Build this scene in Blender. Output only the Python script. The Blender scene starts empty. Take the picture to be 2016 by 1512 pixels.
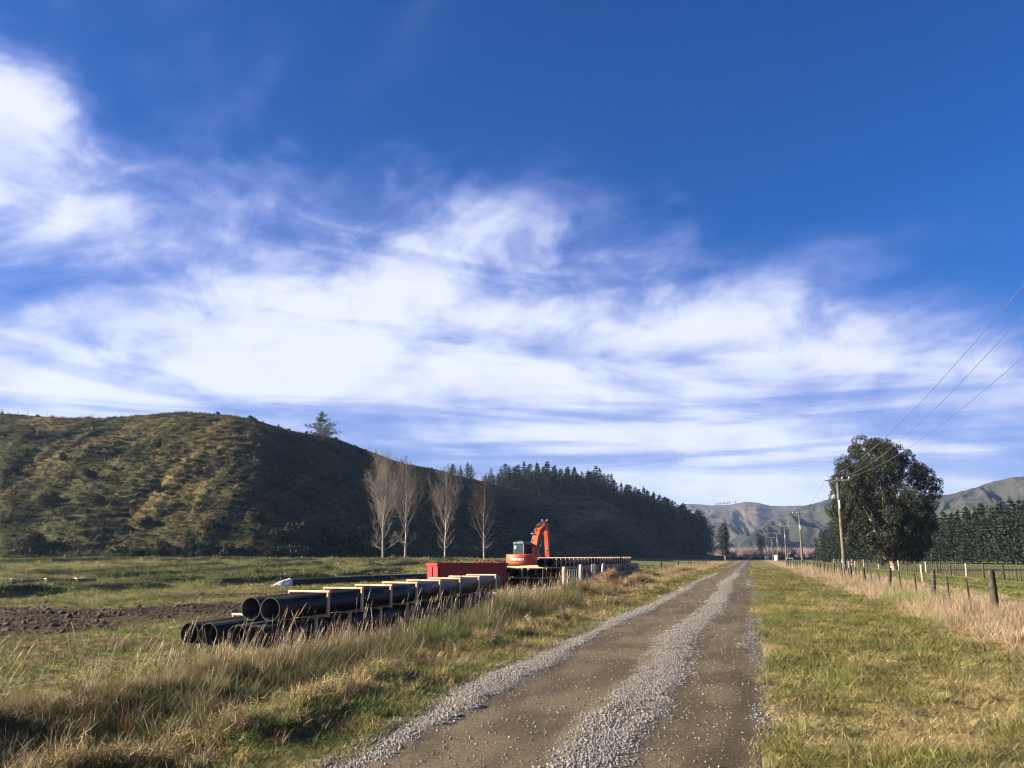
import bpy, math, random
import numpy as np
from mathutils import Vector, Matrix, Euler

random.seed(7)
RNG = np.random.default_rng(11)
S = bpy.context.scene
COL = S.collection

# ------------------------------------------------------------------ camera
F, H, HY = 1680.0, 1.65, 1095.0            # focal length in photo pixels, eye height, horizon row
PITCH = math.atan((HY - 756) / F)
YAW = math.atan(470 / math.hypot(F, HY - 756))   # the road runs along +Y, the camera looks left of it
cam_d = bpy.data.cameras.new('camera')
cam = bpy.data.objects.new('camera', cam_d)
COL.objects.link(cam)
cam.location = (0, 0, H)
cam.rotation_euler = (math.pi / 2 + PITCH, 0, YAW)
cam_d.sensor_width = 36.0
cam_d.lens = F / 2016 * 36.0
cam_d.clip_start = 0.1
cam_d.clip_end = 20000
S.camera = cam

# ------------------------------------------------------------------ light
SUN_EL = math.radians(19.5)
SUN_AZ = math.radians(-109.5)       # clockwise from +Y: low sun, well to the left and a little behind
SUN_DIR = Vector((math.sin(SUN_AZ) * math.cos(SUN_EL), math.cos(SUN_AZ) * math.cos(SUN_EL), math.sin(SUN_EL)))
sd = bpy.data.lights.new('sun', 'SUN')
sd.energy = 5.0
sd.angle = math.radians(0.53)
sd.color = (1.0, 0.89, 0.73)
so = bpy.data.objects.new('sun', sd)
so.rotation_euler = (-SUN_DIR).to_track_quat('-Z', 'Y').to_euler()
so.location = (-60, -40, 80)
COL.objects.link(so)

W = bpy.data.worlds.new('World')
S.world = W
W.use_nodes = True
NT = W.node_tree
NT.nodes.clear()


class X:
    """small expression wrapper round shader sockets"""
    def __init__(s, tree, sock): s.t, s.s = tree, sock
    def _m(s, op, *a, clamp=False):
        n = s.t.nodes.new('ShaderNodeMath'); n.operation = op; n.use_clamp = clamp
        for i, v in enumerate((s,) + a):
            if isinstance(v, X): s.t.links.new(v.s, n.inputs[i])
            else: n.inputs[i].default_value = v
        return X(s.t, n.outputs[0])
    def __add__(s, o): return s._m('ADD', o)
    def __radd__(s, o): return s._m('ADD', o)
    def __sub__(s, o): return s._m('SUBTRACT', o)
    def __rsub__(s, o): return (s * -1.0) + o
    def __mul__(s, o): return s._m('MULTIPLY', o)
    def __rmul__(s, o): return s._m('MULTIPLY', o)
    def __truediv__(s, o): return s._m('DIVIDE', o)
    def clamp(s): return s._m('ADD', 0.0, clamp=True)
    def f(s, op, *a): return s._m(op, *a)
    def smooth(s, a, b):
        n = s.t.nodes.new('ShaderNodeMapRange'); n.interpolation_type = 'SMOOTHSTEP'
        s.t.links.new(s.s, n.inputs['Value'])
        n.inputs['From Min'].default_value = a; n.inputs['From Max'].default_value = b
        return X(s.t, n.outputs[0])


def xyz(tree, a, b, c):
    n = tree.nodes.new('ShaderNodeCombineXYZ')
    for i, v in enumerate((a, b, c)):
        if isinstance(v, X): tree.links.new(v.s, n.inputs[i])
        else: n.inputs[i].default_value = v
    return X(tree, n.outputs[0])


def noise(tree, vec, scale, detail=6, rough=0.55, dist=0.0, out=0):
    n = tree.nodes.new('ShaderNodeTexNoise')
    if vec is not None: tree.links.new(vec.s, n.inputs['Vector'])
    n.inputs['Scale'].default_value = scale
    n.inputs['Detail'].default_value = detail
    n.inputs['Roughness'].default_value = rough
    n.inputs['Distortion'].default_value = dist
    return X(tree, n.outputs[out])


def mixrgb(tree, fac, a, b, mode='MIX'):
    n = tree.nodes.new('ShaderNodeMix'); n.data_type = 'RGBA'; n.blend_type = mode; n.clamp_factor = True
    for key, v in ((0, fac), (6, a), (7, b)):
        if isinstance(v, X): tree.links.new(v.s, n.inputs[key])
        elif isinstance(v, (tuple, list)): n.inputs[key].default_value = tuple(v[:3]) + (1,)
        else: n.inputs[key].default_value = v
    return X(tree, n.outputs[2])


def sky_world():
    t = NT
    out = t.nodes.new('ShaderNodeOutputWorld')
    bg = t.nodes.new('ShaderNodeBackground')
    sky = t.nodes.new('ShaderNodeTexSky')
    sky.sky_type = 'NISHITA'
    sky.sun_disc = False
    sky.sun_elevation = SUN_EL
    sky.sun_rotation = SUN_AZ
    sky.altitude = 400; sky.air_density = 1.0; sky.dust_density = 0.25; sky.ozone_density = 2.6
    hs = t.nodes.new('ShaderNodeHueSaturation')
    hs.inputs['Saturation'].default_value = 1.22
    hs.inputs['Value'].default_value = SKY_VALUE
    t.links.new(sky.outputs[0], hs.inputs['Color'])
    tc = t.nodes.new('ShaderNodeTexCoord')
    sp = t.nodes.new('ShaderNodeSeparateXYZ')
    t.links.new(tc.outputs['Generated'], sp.inputs[0])
    dx, dy, dz = (X(t, sp.outputs[i]) for i in range(3))
    # heading frame of the valley's cloud bank: r runs across the valley, h along it
    c0, s0 = math.cos(YAW), math.sin(YAW)
    r = dx * c0 + dy * s0
    h = dy * c0 - dx * s0
    az = r.f('ARCTAN2', h) * (180 / math.pi)
    el = dz.f('ARCSINE') * (180 / math.pi)
    up = dz.f('MAXIMUM', 0.0) + 0.13
    blue = mixrgb(t, 1.0, X(t, hs.outputs[0]), mixrgb(t, el.smooth(2.0, 22.0), (0.55, 0.74, 1.30), SKY_TINT), 'MULTIPLY')
    pr, ph = r / up, h / up
    # big slow shape of the bank, wandering upper edge
    vecb = xyz(t, r * 3.2, h * 3.2, dz * 3.2)
    nb = noise(t, vecb, 1.0, 2, 0.5)
    va = xyz(t, r * 3.6 - dz * 3.0, dz * 5.4 - r * 1.1, h * 2.4)
    na = noise(t, va, 1.5, 7, 0.55, 0.45)               # puffs and fibres leaning with the wind
    vp = xyz(t, r * 5.5, dz * 9.0, h * 5.5)
    npf = noise(t, vp, 1.7, 6, 0.56, 0.45)               # rounder puffs
    soft = na * 0.55 + npf * 0.45
    edge = ((az + 8.0) * (3.0 * math.pi / 180)).f('COSINE') * 6.0 + 17.8 - az.smooth(-15.0, -27.0) * 4.0
    top = edge + (nb - 0.5) * 8.0 + (soft - 0.5) * 19.0
    bank = (top - el).smooth(-5.0, 8.5)
    # layered streaks, finer towards the horizon
    vs = xyz(t, az * 0.040 + el * 0.03, el * 0.165 + az * 0.010, 1.7)
    ns = noise(t, vs, 1.15, 6, 0.52, 0.55)
    vs2 = xyz(t, az * 0.030, el * 0.40 + az * 0.006, 4.0)
    ns2 = noise(t, vs2, 1.0, 5, 0.55, 0.40)
    body = ns.smooth(0.34, 0.58) * 0.60 + npf.smooth(0.30, 0.62) * 0.40
    streak = ns2.smooth(0.34, 0.58) * 0.75 + 0.25
    low = el.smooth(15.5, 8.0)                          # smoothstep with swapped ends
    dens = bank * (body * 0.54 + 0.45) * (1.0 - low * (1.0 - streak) * 0.68)
    dens = dens.f('MAXIMUM', el.smooth(13.0, 1.0) * 0.62)
    # a second puff standing to the left of the bank
    ga = ((az + 36.0) / 12.0); ge = ((el - 23.8) / 5.4)
    blob = 1.0 - (ga * ga + ge * ge).f('SQRT')
    blob = (blob + (soft - 0.5) * 2.2 + (nb - 0.5) * 0.6).smooth(-0.35, 0.75)
    dens = dens.f('MAXIMUM', blob * (body * 0.35 + 0.62))
    # thin high veil
    vv = xyz(t, pr * 0.8 + ph * 0.9, ph * 0.55 - pr * 0.4, 7.7)
    nv = noise(t, vv, 1.1, 6, 0.6, 0.9)
    veil = nv.smooth(0.40, 0.75) * 0.55 * az.smooth(10.0, -24.0) + nv.smooth(0.5, 0.8) * 0.10
    dens = (dens + veil * (1.0 - dens)).clamp()
    glow = dens.smooth(0.30, 0.95)
    cloud = mixrgb(t, glow, CLOUD_THIN, CLOUD_FULL)
    final = mixrgb(t, dens.smooth(0.0, 0.92), blue, cloud)
    t.links.new(final.s, bg.inputs['Color'])
    bg.inputs['Strength'].default_value = SKY_STRENGTH
    t.links.new(bg.outputs[0], out.inputs['Surface'])


SKY_STRENGTH = 0.05
SKY_VALUE = 0.445
SKY_TINT = (0.15, 0.80, 1.58)
CLOUD_THIN = (1.85, 2.22, 4.6)
CLOUD_FULL = (4.1, 4.35, 5.1)
W.cycles.sampling_method = 'MANUAL'
W.cycles.sample_map_resolution = 256
sky_world()

S.view_settings.view_transform = 'Standard'
S.view_settings.look = 'None'
S.view_settings.exposure = 2.05
S.view_settings.gamma = 1.0
S.view_settings.use_curve_mapping = False
S.render.engine = 'CYCLES'
S.cycles.use_denoising = True
S.cycles.pixel_filter_type = 'BLACKMAN_HARRIS'
S.cycles.filter_width = 1.1
S.cycles.max_bounces = 6
S.cycles.diffuse_bounces = 3
S.cycles.glossy_bounces = 2
S.cycles.transmission_bounces = 4
S.cycles.transparent_max_bounces = 8
S.cycles.volume_bounces = 0

# ------------------------------------------------------------------ helpers
def ray(px, py):
    x, y = px - 1008.0, 756.0 - py
    f = F * math.cos(PITCH) - y * math.sin(PITCH)
    z = F * math.sin(PITCH) + y * math.cos(PITCH)
    return (x * math.cos(YAW) - f * math.sin(YAW), x * math.sin(YAW) + f * math.cos(YAW), z)


def at(px, py, dist):
    """world point seen at a photo pixel, at a known ground distance"""
    a, b, c = ray(px, py)
    t = dist / math.hypot(a, b)
    return Vector((a * t, b * t, H + c * t))


def on_ground(px, py, zg=0.0):
    a, b, c = ray(px, py)
    t = (zg - H) / c
    return Vector((a * t, b * t, zg))


def _hash(ix, iy, seed):
    n = (ix.astype(np.int64) * 374761393 + iy.astype(np.int64) * 668265263 + seed * 974634777) & 0x7fffffff
    n = ((n ^ (n >> 13)) * 1274126177) & 0x7fffffff
    return ((n ^ (n >> 16)) & 0xffff) / 65535.0


def vnoise(x, y, seed=0):
    x = np.asarray(x, float); y = np.asarray(y, float)
    ix, iy = np.floor(x), np.floor(y)
    fx, fy = x - ix, y - iy
    fx = fx * fx * fx * (fx * (fx * 6 - 15) + 10); fy = fy * fy * fy * (fy * (fy * 6 - 15) + 10)
    a = _hash(ix, iy, seed); b = _hash(ix + 1, iy, seed)
    c = _hash(ix, iy + 1, seed); d = _hash(ix + 1, iy + 1, seed)
    return (a + (b - a) * fx) * (1 - fy) + (c + (d - c) * fx) * fy


def fbm(x, y, seed=0, octv=4, gain=0.5):
    x = np.asarray(x, float); y = np.asarray(y, float)
    s, a, tot = 0.0, 1.0, 0.0
    for k in range(octv):
        s = s + a * vnoise(x * 2 ** k + 17.3 * k, y * 2 ** k - 9.1 * k, seed + k); tot += a; a *= gain
    return s / tot


def sstep(a, b, x):
    t = np.clip((np.asarray(x, float) - a) / (b - a), 0, 1)
    return t * t * (3 - 2 * t)


def mesh_np(name, V, Fc, smooth=False):
    """mesh from numpy verts (n,3) and faces (m,k)"""
    V = np.asarray(V, np.float32); Fc = np.asarray(Fc, np.int32)
    me = bpy.data.meshes.new(name)
    k = Fc.shape[1]
    me.vertices.add(len(V)); me.vertices.foreach_set('co', V.ravel())
    me.loops.add(Fc.size); me.loops.foreach_set('vertex_index', Fc.ravel())
    me.polygons.add(len(Fc))
    me.polygons.foreach_set('loop_start', np.arange(0, Fc.size, k, dtype=np.int32))
    me.polygons.foreach_set('loop_total', np.full(len(Fc), k, np.int32))
    if smooth: me.polygons.foreach_set('use_smooth', np.ones(len(Fc), bool))
    me.update(calc_edges=True)
    return me


def add(name, me, mat=None, parent=None, loc=None, rot=None, label=None, cat=None, group=None, kind=None):
    o = bpy.data.objects.new(name, me)
    COL.objects.link(o)
    if mat is not None and me is not None and not me.materials: me.materials.append(mat)
    if parent is not None: o.parent = parent
    if loc is not None: o.location = loc
    if rot is not None: o.rotation_euler = rot
    return tag(o, label, cat, group, kind)


def tag(o, label=None, cat=None, group=None, kind=None):
    for k, v in (('label', label), ('category', cat), ('group', group), ('kind', kind)):
        if v: o[k] = v
    return o


def thing(name, label, cat, loc=(0, 0, 0), rotz=0.0, group=None):
    o = bpy.data.objects.new(name, None)
    o.empty_display_size = 0.3
    COL.objects.link(o)
    o.location = loc; o.rotation_euler = (0, 0, rotz)
    return tag(o, label, cat, group)


def copy_tree(o, parent=None):
    c = o.copy(); COL.objects.link(c)
    if parent is not None: c.parent = parent
    for ch in o.children: copy_tree(ch, c)
    return c


class MB:
    """collects shapes into one mesh"""
    def __init__(s): s.v, s.f = [], []
    def raw(s, vs, fs):
        b = len(s.v); s.v += [tuple(p) for p in vs]; s.f += [tuple(i + b for i in q) for q in fs]; return s
    def box(s, c, size, rot=None, ch=0.0):
        hx, hy, hz = (d / 2 for d in size)
        if ch <= 0:
            vs = [Vector((x, y, z)) for z in (-hz, hz) for x, y in ((-hx, -hy), (hx, -hy), (hx, hy), (-hx, hy))]
            fs = [(0, 3, 2, 1), (4, 5, 6, 7), (0, 1, 5, 4), (1, 2, 6, 5), (2, 3, 7, 6), (3, 0, 4, 7)]
        else:
            vs, idx = [], {}
            for sx in (-1, 1):
                for sy in (-1, 1):
                    for sz in (-1, 1):
                        for ax in range(3):
                            p = [sx * hx, sy * hy, sz * hz]
                            for a in range(3):
                                if a != ax: p[a] -= (sx, sy, sz)[a] * ch
                            idx[(sx, sy, sz, ax)] = len(vs); vs.append(Vector(p))
            fs = []
            for ax in range(3):
                o = [a for a in range(3) if a != ax]
                for sg in (-1, 1):
                    q = []
                    for u, w in ((-1, -1), (1, -1), (1, 1), (-1, 1)):
                        k = [0, 0, 0]; k[ax] = sg; k[o[0]] = u; k[o[1]] = w
                        q.append(idx[(*k, ax)])
                    if (sg > 0) == (ax == 1): q.reverse()
                    fs.append(tuple(q))
                for u in (-1, 1):
                    for w in (-1, 1):
                        k0 = [0, 0, 0]; k0[o[0]] = u; k0[o[1]] = w
                        a, b = list(k0), list(k0); a[ax] = -1; b[ax] = 1
                        fs.append((idx[(*a, o[0])], idx[(*b, o[0])], idx[(*b, o[1])], idx[(*a, o[1])]))
            for sx in (-1, 1):
                for sy in (-1, 1):
                    for sz in (-1, 1):
                        fs.append(tuple(idx[(sx, sy, sz, a)] for a in range(3)))
        m = (rot.to_3x3() if isinstance(rot, Matrix) else (Euler(rot).to_matrix() if rot else Matrix.Identity(3)))
        c = Vector(c)
        return s.raw([c + m @ p for p in vs], fs)
    def beam(s, p0, p1, w, h, ch=0.0):
        p0, p1 = Vector(p0), Vector(p1)
        d = p1 - p0
        m = d.to_track_quat('X', 'Z').to_matrix()
        return s.box((p0 + p1) / 2, (d.length, w, h), m.to_4x4(), ch)
    def tube(s, pts, radii, n=8, cap=True):
        pts = [Vector(p) for p in pts]
        if not isinstance(radii, (list, tuple)): radii = [radii] * len(pts)
        b = len(s.v)
        ref = Vector((0.37, 0.91, 0.19))
        for i, p in enumerate(pts):
            d = (pts[min(i + 1, len(pts) - 1)] - pts[max(i - 1, 0)]).normalized()
            u = d.cross(ref)
            if u.length < 1e-3: u = d.cross(Vector((1, 0, 0)))
            u.normalize(); w = d.cross(u)
            for k in range(n):
                a = 2 * math.pi * k / n
                s.v.append(tuple(p + (u * math.cos(a) + w * math.sin(a)) * radii[i]))
        for i in range(len(pts) - 1):
            for k in range(n):
                k2 = (k + 1) % n
                s.f.append((b + i * n + k, b + i * n + k2, b + (i + 1) * n + k2, b + (i + 1) * n + k))
        if cap:
            s.f.append(tuple(b + k for k in reversed(range(n))))
            s.f.append(tuple(b + (len(pts) - 1) * n + k for k in range(n)))
        return s
    def prism(s, poly, axis_vec, origin, ux, uy):
        """polygon in the plane (ux, uy) at origin, extruded by axis_vec"""
        o, a, ux, uy = Vector(origin), Vector(axis_vec), Vector(ux), Vector(uy)
        n = len(poly)
        p0 = [o + ux * x + uy * y for x, y in poly]
        s.raw(p0 + [p + a for p in p0],
              [tuple(reversed(range(n))), tuple(range(n, 2 * n))] + [(k, (k + 1) % n, (k + 1) % n + n, k + n) for k in range(n)])
        return s
    def mesh(s, name, smooth=False):
        me = bpy.data.meshes.new(name)
        me.from_pydata(s.v, [], s.f)
        if smooth: me.polygons.foreach_set('use_smooth', [True] * len(me.polygons))
        me.update()
        return me
    def build(s, name, mat, parent=None, smooth=False, **k):
        return add(name, s.mesh(name, smooth), mat, parent, **k)


def material(name, col, rough=0.8, col2=None, nscale=4.0, bump=0.0, bscale=30.0, spec=0.3, metal=0.0,
             attr=None, attr_type='GEOMETRY', rnd=0.0, contrast=(0.35, 0.65), detail=5, trans=0.0, coord='Object'):
    m = bpy.data.materials.new(name); m.use_nodes = True
    t = m.node_tree; t.nodes.clear()
    out = t.nodes.new('ShaderNodeOutputMaterial')
    p = t.nodes.new('ShaderNodeBsdfPrincipled')
    p.inputs['Roughness'].default_value = rough
    p.inputs['Specular IOR Level'].default_value = spec
    p.inputs['Metallic'].default_value = metal
    tc = t.nodes.new('ShaderNodeTexCoord')
    vec = X(t, tc.outputs[coord])
    base = None
    if attr:
        an = t.nodes.new('ShaderNodeAttribute'); an.attribute_name = attr; an.attribute_type = attr_type
        base = X(t, an.outputs['Color'])
        if col2 is not None:
            nz = noise(t, vec, nscale, detail).smooth(*contrast)
            base = mixrgb(t, 1.0, base, mixrgb(t, nz, col, col2), 'MULTIPLY')
        elif col is not None:
            base = mixrgb(t, 1.0, base, col, 'MULTIPLY')
    elif col2 is not None:
        base = mixrgb(t, noise(t, vec, nscale, detail).smooth(*contrast), col, col2)
    if rnd > 0:
        oi = t.nodes.new('ShaderNodeObjectInfo')
        k = X(t, oi.outputs['Random']) * (2 * rnd) + (1 - rnd)
        grey = xyz(t, k, k, k)
        base = mixrgb(t, 1.0, base if base is not None else col, grey, 'MULTIPLY')
    if base is None: p.inputs['Base Color'].default_value = tuple(col) + (1,)
    else: t.links.new(base.s, p.inputs['Base Color'])
    if bump > 0:
        b = t.nodes.new('ShaderNodeBump'); b.inputs['Strength'].default_value = 1.0; b.inputs['Distance'].default_value = bump
        nb = noise(t, vec, bscale, 4, 0.6)
        t.links.new(nb.s, b.inputs['Height']); t.links.new(b.outputs[0], p.inputs['Normal'])
    shader = p.outputs[0]
    if trans > 0:
        tr = t.nodes.new('ShaderNodeBsdfTranslucent')
        if base is None: tr.inputs['Color'].default_value = tuple(col) + (1,)
        else: t.links.new(base.s, tr.inputs['Color'])
        mx = t.nodes.new('ShaderNodeMixShader'); mx.inputs[0].default_value = trans
        t.links.new(shader, mx.inputs[1]); t.links.new(tr.outputs[0], mx.inputs[2]); shader = mx.outputs[0]
    t.links.new(shader, out.inputs['Surface'])
    return m


M = {}
M['pipe'] = material('black_polyethylene', (0.0055, 0.006, 0.007), 0.5, (0.026, 0.024, 0.022), 2.2, spec=0.4, contrast=(0.45, 0.85), detail=9)
M['timber'] = material('sawn_pine', (0.52, 0.31, 0.17), 0.75, (0.66, 0.45, 0.28), 6.0, 0.002, 60, rnd=0.10)
M['post'] = material('weathered_post', (0.028, 0.021, 0.016), 0.9, (0.062, 0.050, 0.038), 9.0, 0.008, 25, rnd=0.2)
M['post_pale'] = material('pale_post', (0.34, 0.29, 0.22), 0.9, (0.20, 0.17, 0.13), 7.0, 0.006, 25)
M['pole'] = material('treated_pole', (0.125, 0.112, 0.078), 0.85, (0.070, 0.063, 0.047), 3.5, 0.006, 18)
M['wire'] = material('galvanised_wire', (0.22, 0.22, 0.22), 0.5, metal=0.4)
M['line'] = material('conductor', (0.10, 0.10, 0.11), 0.6)
M['steel'] = material('dull_steel', (0.30, 0.31, 0.33), 0.5, (0.20, 0.20, 0.21), 6, metal=0.6)
M['insulator'] = material('porcelain', (0.75, 0.75, 0.74), 0.3)
M['red'] = material('red_paint', (0.24, 0.004, 0.008), 0.5, (0.18, 0.004, 0.007), 2.5, 0.003, 12, spec=0.4)
M['orange'] = material('orange_paint', (0.46, 0.070, 0.012), 0.48, (0.22, 0.042, 0.013), 2.2, 0.003, 10, spec=0.4, contrast=(0.42, 0.75), detail=8)
M['dark_steel'] = material('dark_steel', (0.035, 0.033, 0.033), 0.6, (0.07, 0.06, 0.055), 5.0, 0.004, 20)
M['cab_grey'] = material('cab_grey', (0.15, 0.165, 0.17), 0.5, (0.11, 0.12, 0.125), 4)
M['glass'] = material('cab_glass', (0.03, 0.045, 0.05), 0.08, spec=0.6)
M['chrome'] = material('cylinder_rod', (0.6, 0.62, 0.65), 0.25, metal=0.9)
M['cream'] = material('cream_lettering', (0.72, 0.68, 0.56), 0.6)
M['concrete'] = material('grey_concrete', (0.30, 0.29, 0.29), 0.9, (0.21, 0.20, 0.20), 7, 0.005, 30)
M['ochre'] = material('ochre_plate', (0.33, 0.25, 0.12), 0.8, (0.25, 0.18, 0.09), 6)
M['white'] = material('white_paint', (0.74, 0.75, 0.75), 0.5, (0.62, 0.62, 0.60), 5)
M['sheet'] = material('white_plastic_sheet', (0.72, 0.70, 0.66), 0.55, (0.55, 0.52, 0.48), 5, 0.02, 8)
M['bark_pine'] = material('pine_bark', (0.085, 0.065, 0.052), 0.95, (0.05, 0.04, 0.033), 4, 0.02, 12)
M['bark_pale'] = material('poplar_bark', (0.30, 0.265, 0.22), 0.9, (0.18, 0.158, 0.132), 3, 0.01, 14)
M['twig'] = material('poplar_twig', (0.115, 0.094, 0.076), 0.9)
M['bark_gum'] = material('gum_bark', (0.36, 0.27, 0.175), 0.85, (0.19, 0.13, 0.085), 1.4, 0.02, 6)
M['needle'] = material('pine_needles', (0.011, 0.019, 0.010), 0.75, (0.021, 0.029, 0.014), 0.9, rnd=0.25, spec=0.2, trans=0.10)
M['needle_blue'] = material('pine_needles_pale', (0.065, 0.088, 0.062), 0.75, (0.090, 0.112, 0.076), 0.9, spec=0.2, trans=0.10)
M['gum_leaf'] = material('gum_leaves', (0.017, 0.021, 0.011), 0.65, (0.032, 0.033, 0.016), 0.7, spec=0.2, trans=0.08)
M['shrub'] = material('scrub_leaves', (0.017, 0.019, 0.011), 0.85, (0.036, 0.034, 0.021), 1.5, rnd=0.3, spec=0.15, trans=0.1)
M['willow'] = material('bare_willow_twigs', (0.19, 0.13, 0.115), 0.9, (0.12, 0.09, 0.085), 0.3, rnd=0.3)
M['soil'] = material('turned_soil', (0.055, 0.039, 0.027), 0.95, (0.095, 0.068, 0.047), 9, 0.01, 40, rnd=0.3)
M['straw'] = material('cut_straw', (0.40, 0.27, 0.15), 0.9, (0.26, 0.16, 0.09), 6, rnd=0.25, trans=0.2)
M['stone'] = material('crushed_stone', (0.210, 0.190, 0.165), 0.85, (0.125, 0.114, 0.102), 30, rnd=0.40)
M['grass'] = material('grass_blades', (0.45, 0.45, 0.42), 0.65, (1.45, 1.42, 1.32), 40.0, attr='tint', attr_type='INSTANCER', rnd=0.30, spec=0.25, trans=0.30)


# ------------------------------------------------------------------ ground
RL, RR = -3.75, 0.22          # road edges; the road runs along +Y


def road_edges(y):
    y = np.asarray(y, float)
    l = RL + 0.45 * (1 - sstep(5, 12, y)) + 0.22 * (vnoise(y * 0.35, 0 * y, 5) - 0.5) + 0.10 * (vnoise(y * 1.7, 0 * y, 6) - 0.5)
    r = RR - 0.18 * (1 - sstep(6, 16, y)) + 0.16 * (vnoise(y * 0.3, 0 * y, 8) - 0.5) + 0.08 * (vnoise(y * 1.9, 0 * y, 9) - 0.5)
    return l, r


def field_z(y):                 # the left paddock, a little lower than the road near the camera
    return -0.22 + 0.17 * sstep(14, 36, y)


def row_height(x, y):
    dist = np.hypot(x, y)
    z = 0.0 * x
    for k, (x0, w, a) in enumerate(((-30.8, 0.75, 0.50), (-37.0, 0.8, 0.42), (-44.0, 0.9, 0.46), (-52.0, 1.0, 0.44), (-62.0, 1.1, 0.5), (-73.0, 1.2, 0.5))):
        wob = 2.0 * (vnoise(y * 0.045, 0 * x, 50 + k) - 0.5) + 0.5 * (vnoise(y * 0.3, 0 * x, 56 + k) - 0.5)
        z = z + sstep(20, 26, y) * (1 - sstep(110, 135, dist)) * a * np.exp(-((x - x0 - wob) / w) ** 2) * sstep(0.15, 0.5, fbm(y * 0.16, x * 0.05, 60 + k, 2))
    return z


def ground_z(x, y):
    x = np.asarray(x, float); y = np.asarray(y, float)
    dist = np.hypot(x, y)
    near = 1 - sstep(60, 160, dist)
    z = 0.0 * x
    left = sstep(-6.0, -9.5, x) if False else 1 - sstep(-9.5, -6.0, x)
    z = z + left * field_z(y)
    # tall-grass bank
    crest = -6.9 + 0.35 * (vnoise(y * 0.15, 0 * y, 21) - 0.5)
    z = z + 0.36 * np.exp(-((x - crest - 0.45) / np.where(x > crest + 0.45, 0.38, 1.2)) ** 2) * near * (0.25 + 1.7 * vnoise(y * 0.55, x * 0.3, 22) * vnoise(y * 0.17, 0 * y, 26) * 1.4)
    # raked-up cut grass along the verge
    z = z + 0.19 * np.exp(-((x + 4.75 + 0.35 * (vnoise(y * 0.4, 0 * y, 23) - 0.5)) / 0.30) ** 2) * near * sstep(0.35, 0.75, vnoise(y * 0.9, x * 0.4, 24))
    verge = np.where((x > RR) | (x < RL), 1.0, 0.0) * sstep(0.0, 0.35, np.maximum(x - RR, RL - x))
    z = z + verge * near * (0.15 * (fbm(x * 0.9, y * 0.9, 31, 4) - 0.5) + 0.10 * (fbm(x * 3.2, y * 3.2, 35, 3) - 0.5))
    # rolling field
    far_l = 1 - sstep(-40, -9, x)
    z = z + far_l * 0.30 * (fbm(x * 0.07, y * 0.07, 41, 3) - 0.5)
    # raked rows along the left paddock (mounded long grass)
    z = z + row_height(x, y)
    # turned soil
    z = z + soil_mask(x, y) * 0.20 * (fbm(x * 0.7, y * 0.7, 71, 5) - 0.5)
    # the paddock climbs gently towards the foot of the hill
    z = z + sstep(55, 120, dist) * 1.05 * (1 - sstep(-40, -14, x)) * (1 - sstep(400, 700, dist))
    # right-hand paddock
    z = z + sstep(9, 16, x) * 0.25 * (fbm(x * 0.05, y * 0.05, 81, 3) - 0.5) * near
    # the road lies in its own bed
    inr = np.where((x > RL - 0.3) & (x < RR + 0.3), 1.0, 0.0)
    l, r = road_edges(y)
    z = np.where((x > l + 0.12) & (x < r - 0.12), -0.05, z * np.clip(np.maximum(x - r, l - x) / 0.4 + 0.3, 0, 1))
    return z


def soil_mask(x, y):
    n = 1.6 * (fbm(x * 0.22, y * 0.22, 91, 4) - 0.5)
    # main ploughed patch, and a thinner trampled strip leading on from it
    a = ((x + 20.3) * 0.30 + (y - 21.0) * 0.95) / 8.8
    b = ((x + 20.3) * 0.95 - (y - 21.0) * 0.30) / 7.2
    m = sstep(-0.05, 0.35, 1 - np.sqrt(a * a * 0.7 + b * b) + n)
    a2 = ((x + 20) * 0.55 + (y - 38) * 0.83) / 12.0
    b2 = (-(x + 20) * 0.83 + (y - 38) * 0.55) / 3.4
    m2 = 0.8 * sstep(0.0, 0.5, 1 - np.sqrt(a2 * a2 + b2 * b2) + n)
    return np.maximum(m, m2) * (1 - sstep(-13.4, -12.0, x + 1.2 * n))


def lerp(a, b, t):
    t = np.asarray(t)[..., None]
    return np.asarray(a) * (1 - t) + np.asarray(b) * t


C_GREEN = np.array((0.105, 0.135, 0.036)); C_OLIVE = np.array((0.180, 0.165, 0.055))
C_STRAW = np.array((0.36, 0.28, 0.14)); C_PINK = np.array((0.45, 0.315, 0.21)); C_DARK = np.array((0.062, 0.070, 0.026))
C_BROWN = np.array((0.15, 0.105, 0.060)); C_SOIL = np.array((0.064, 0.044, 0.030))


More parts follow.
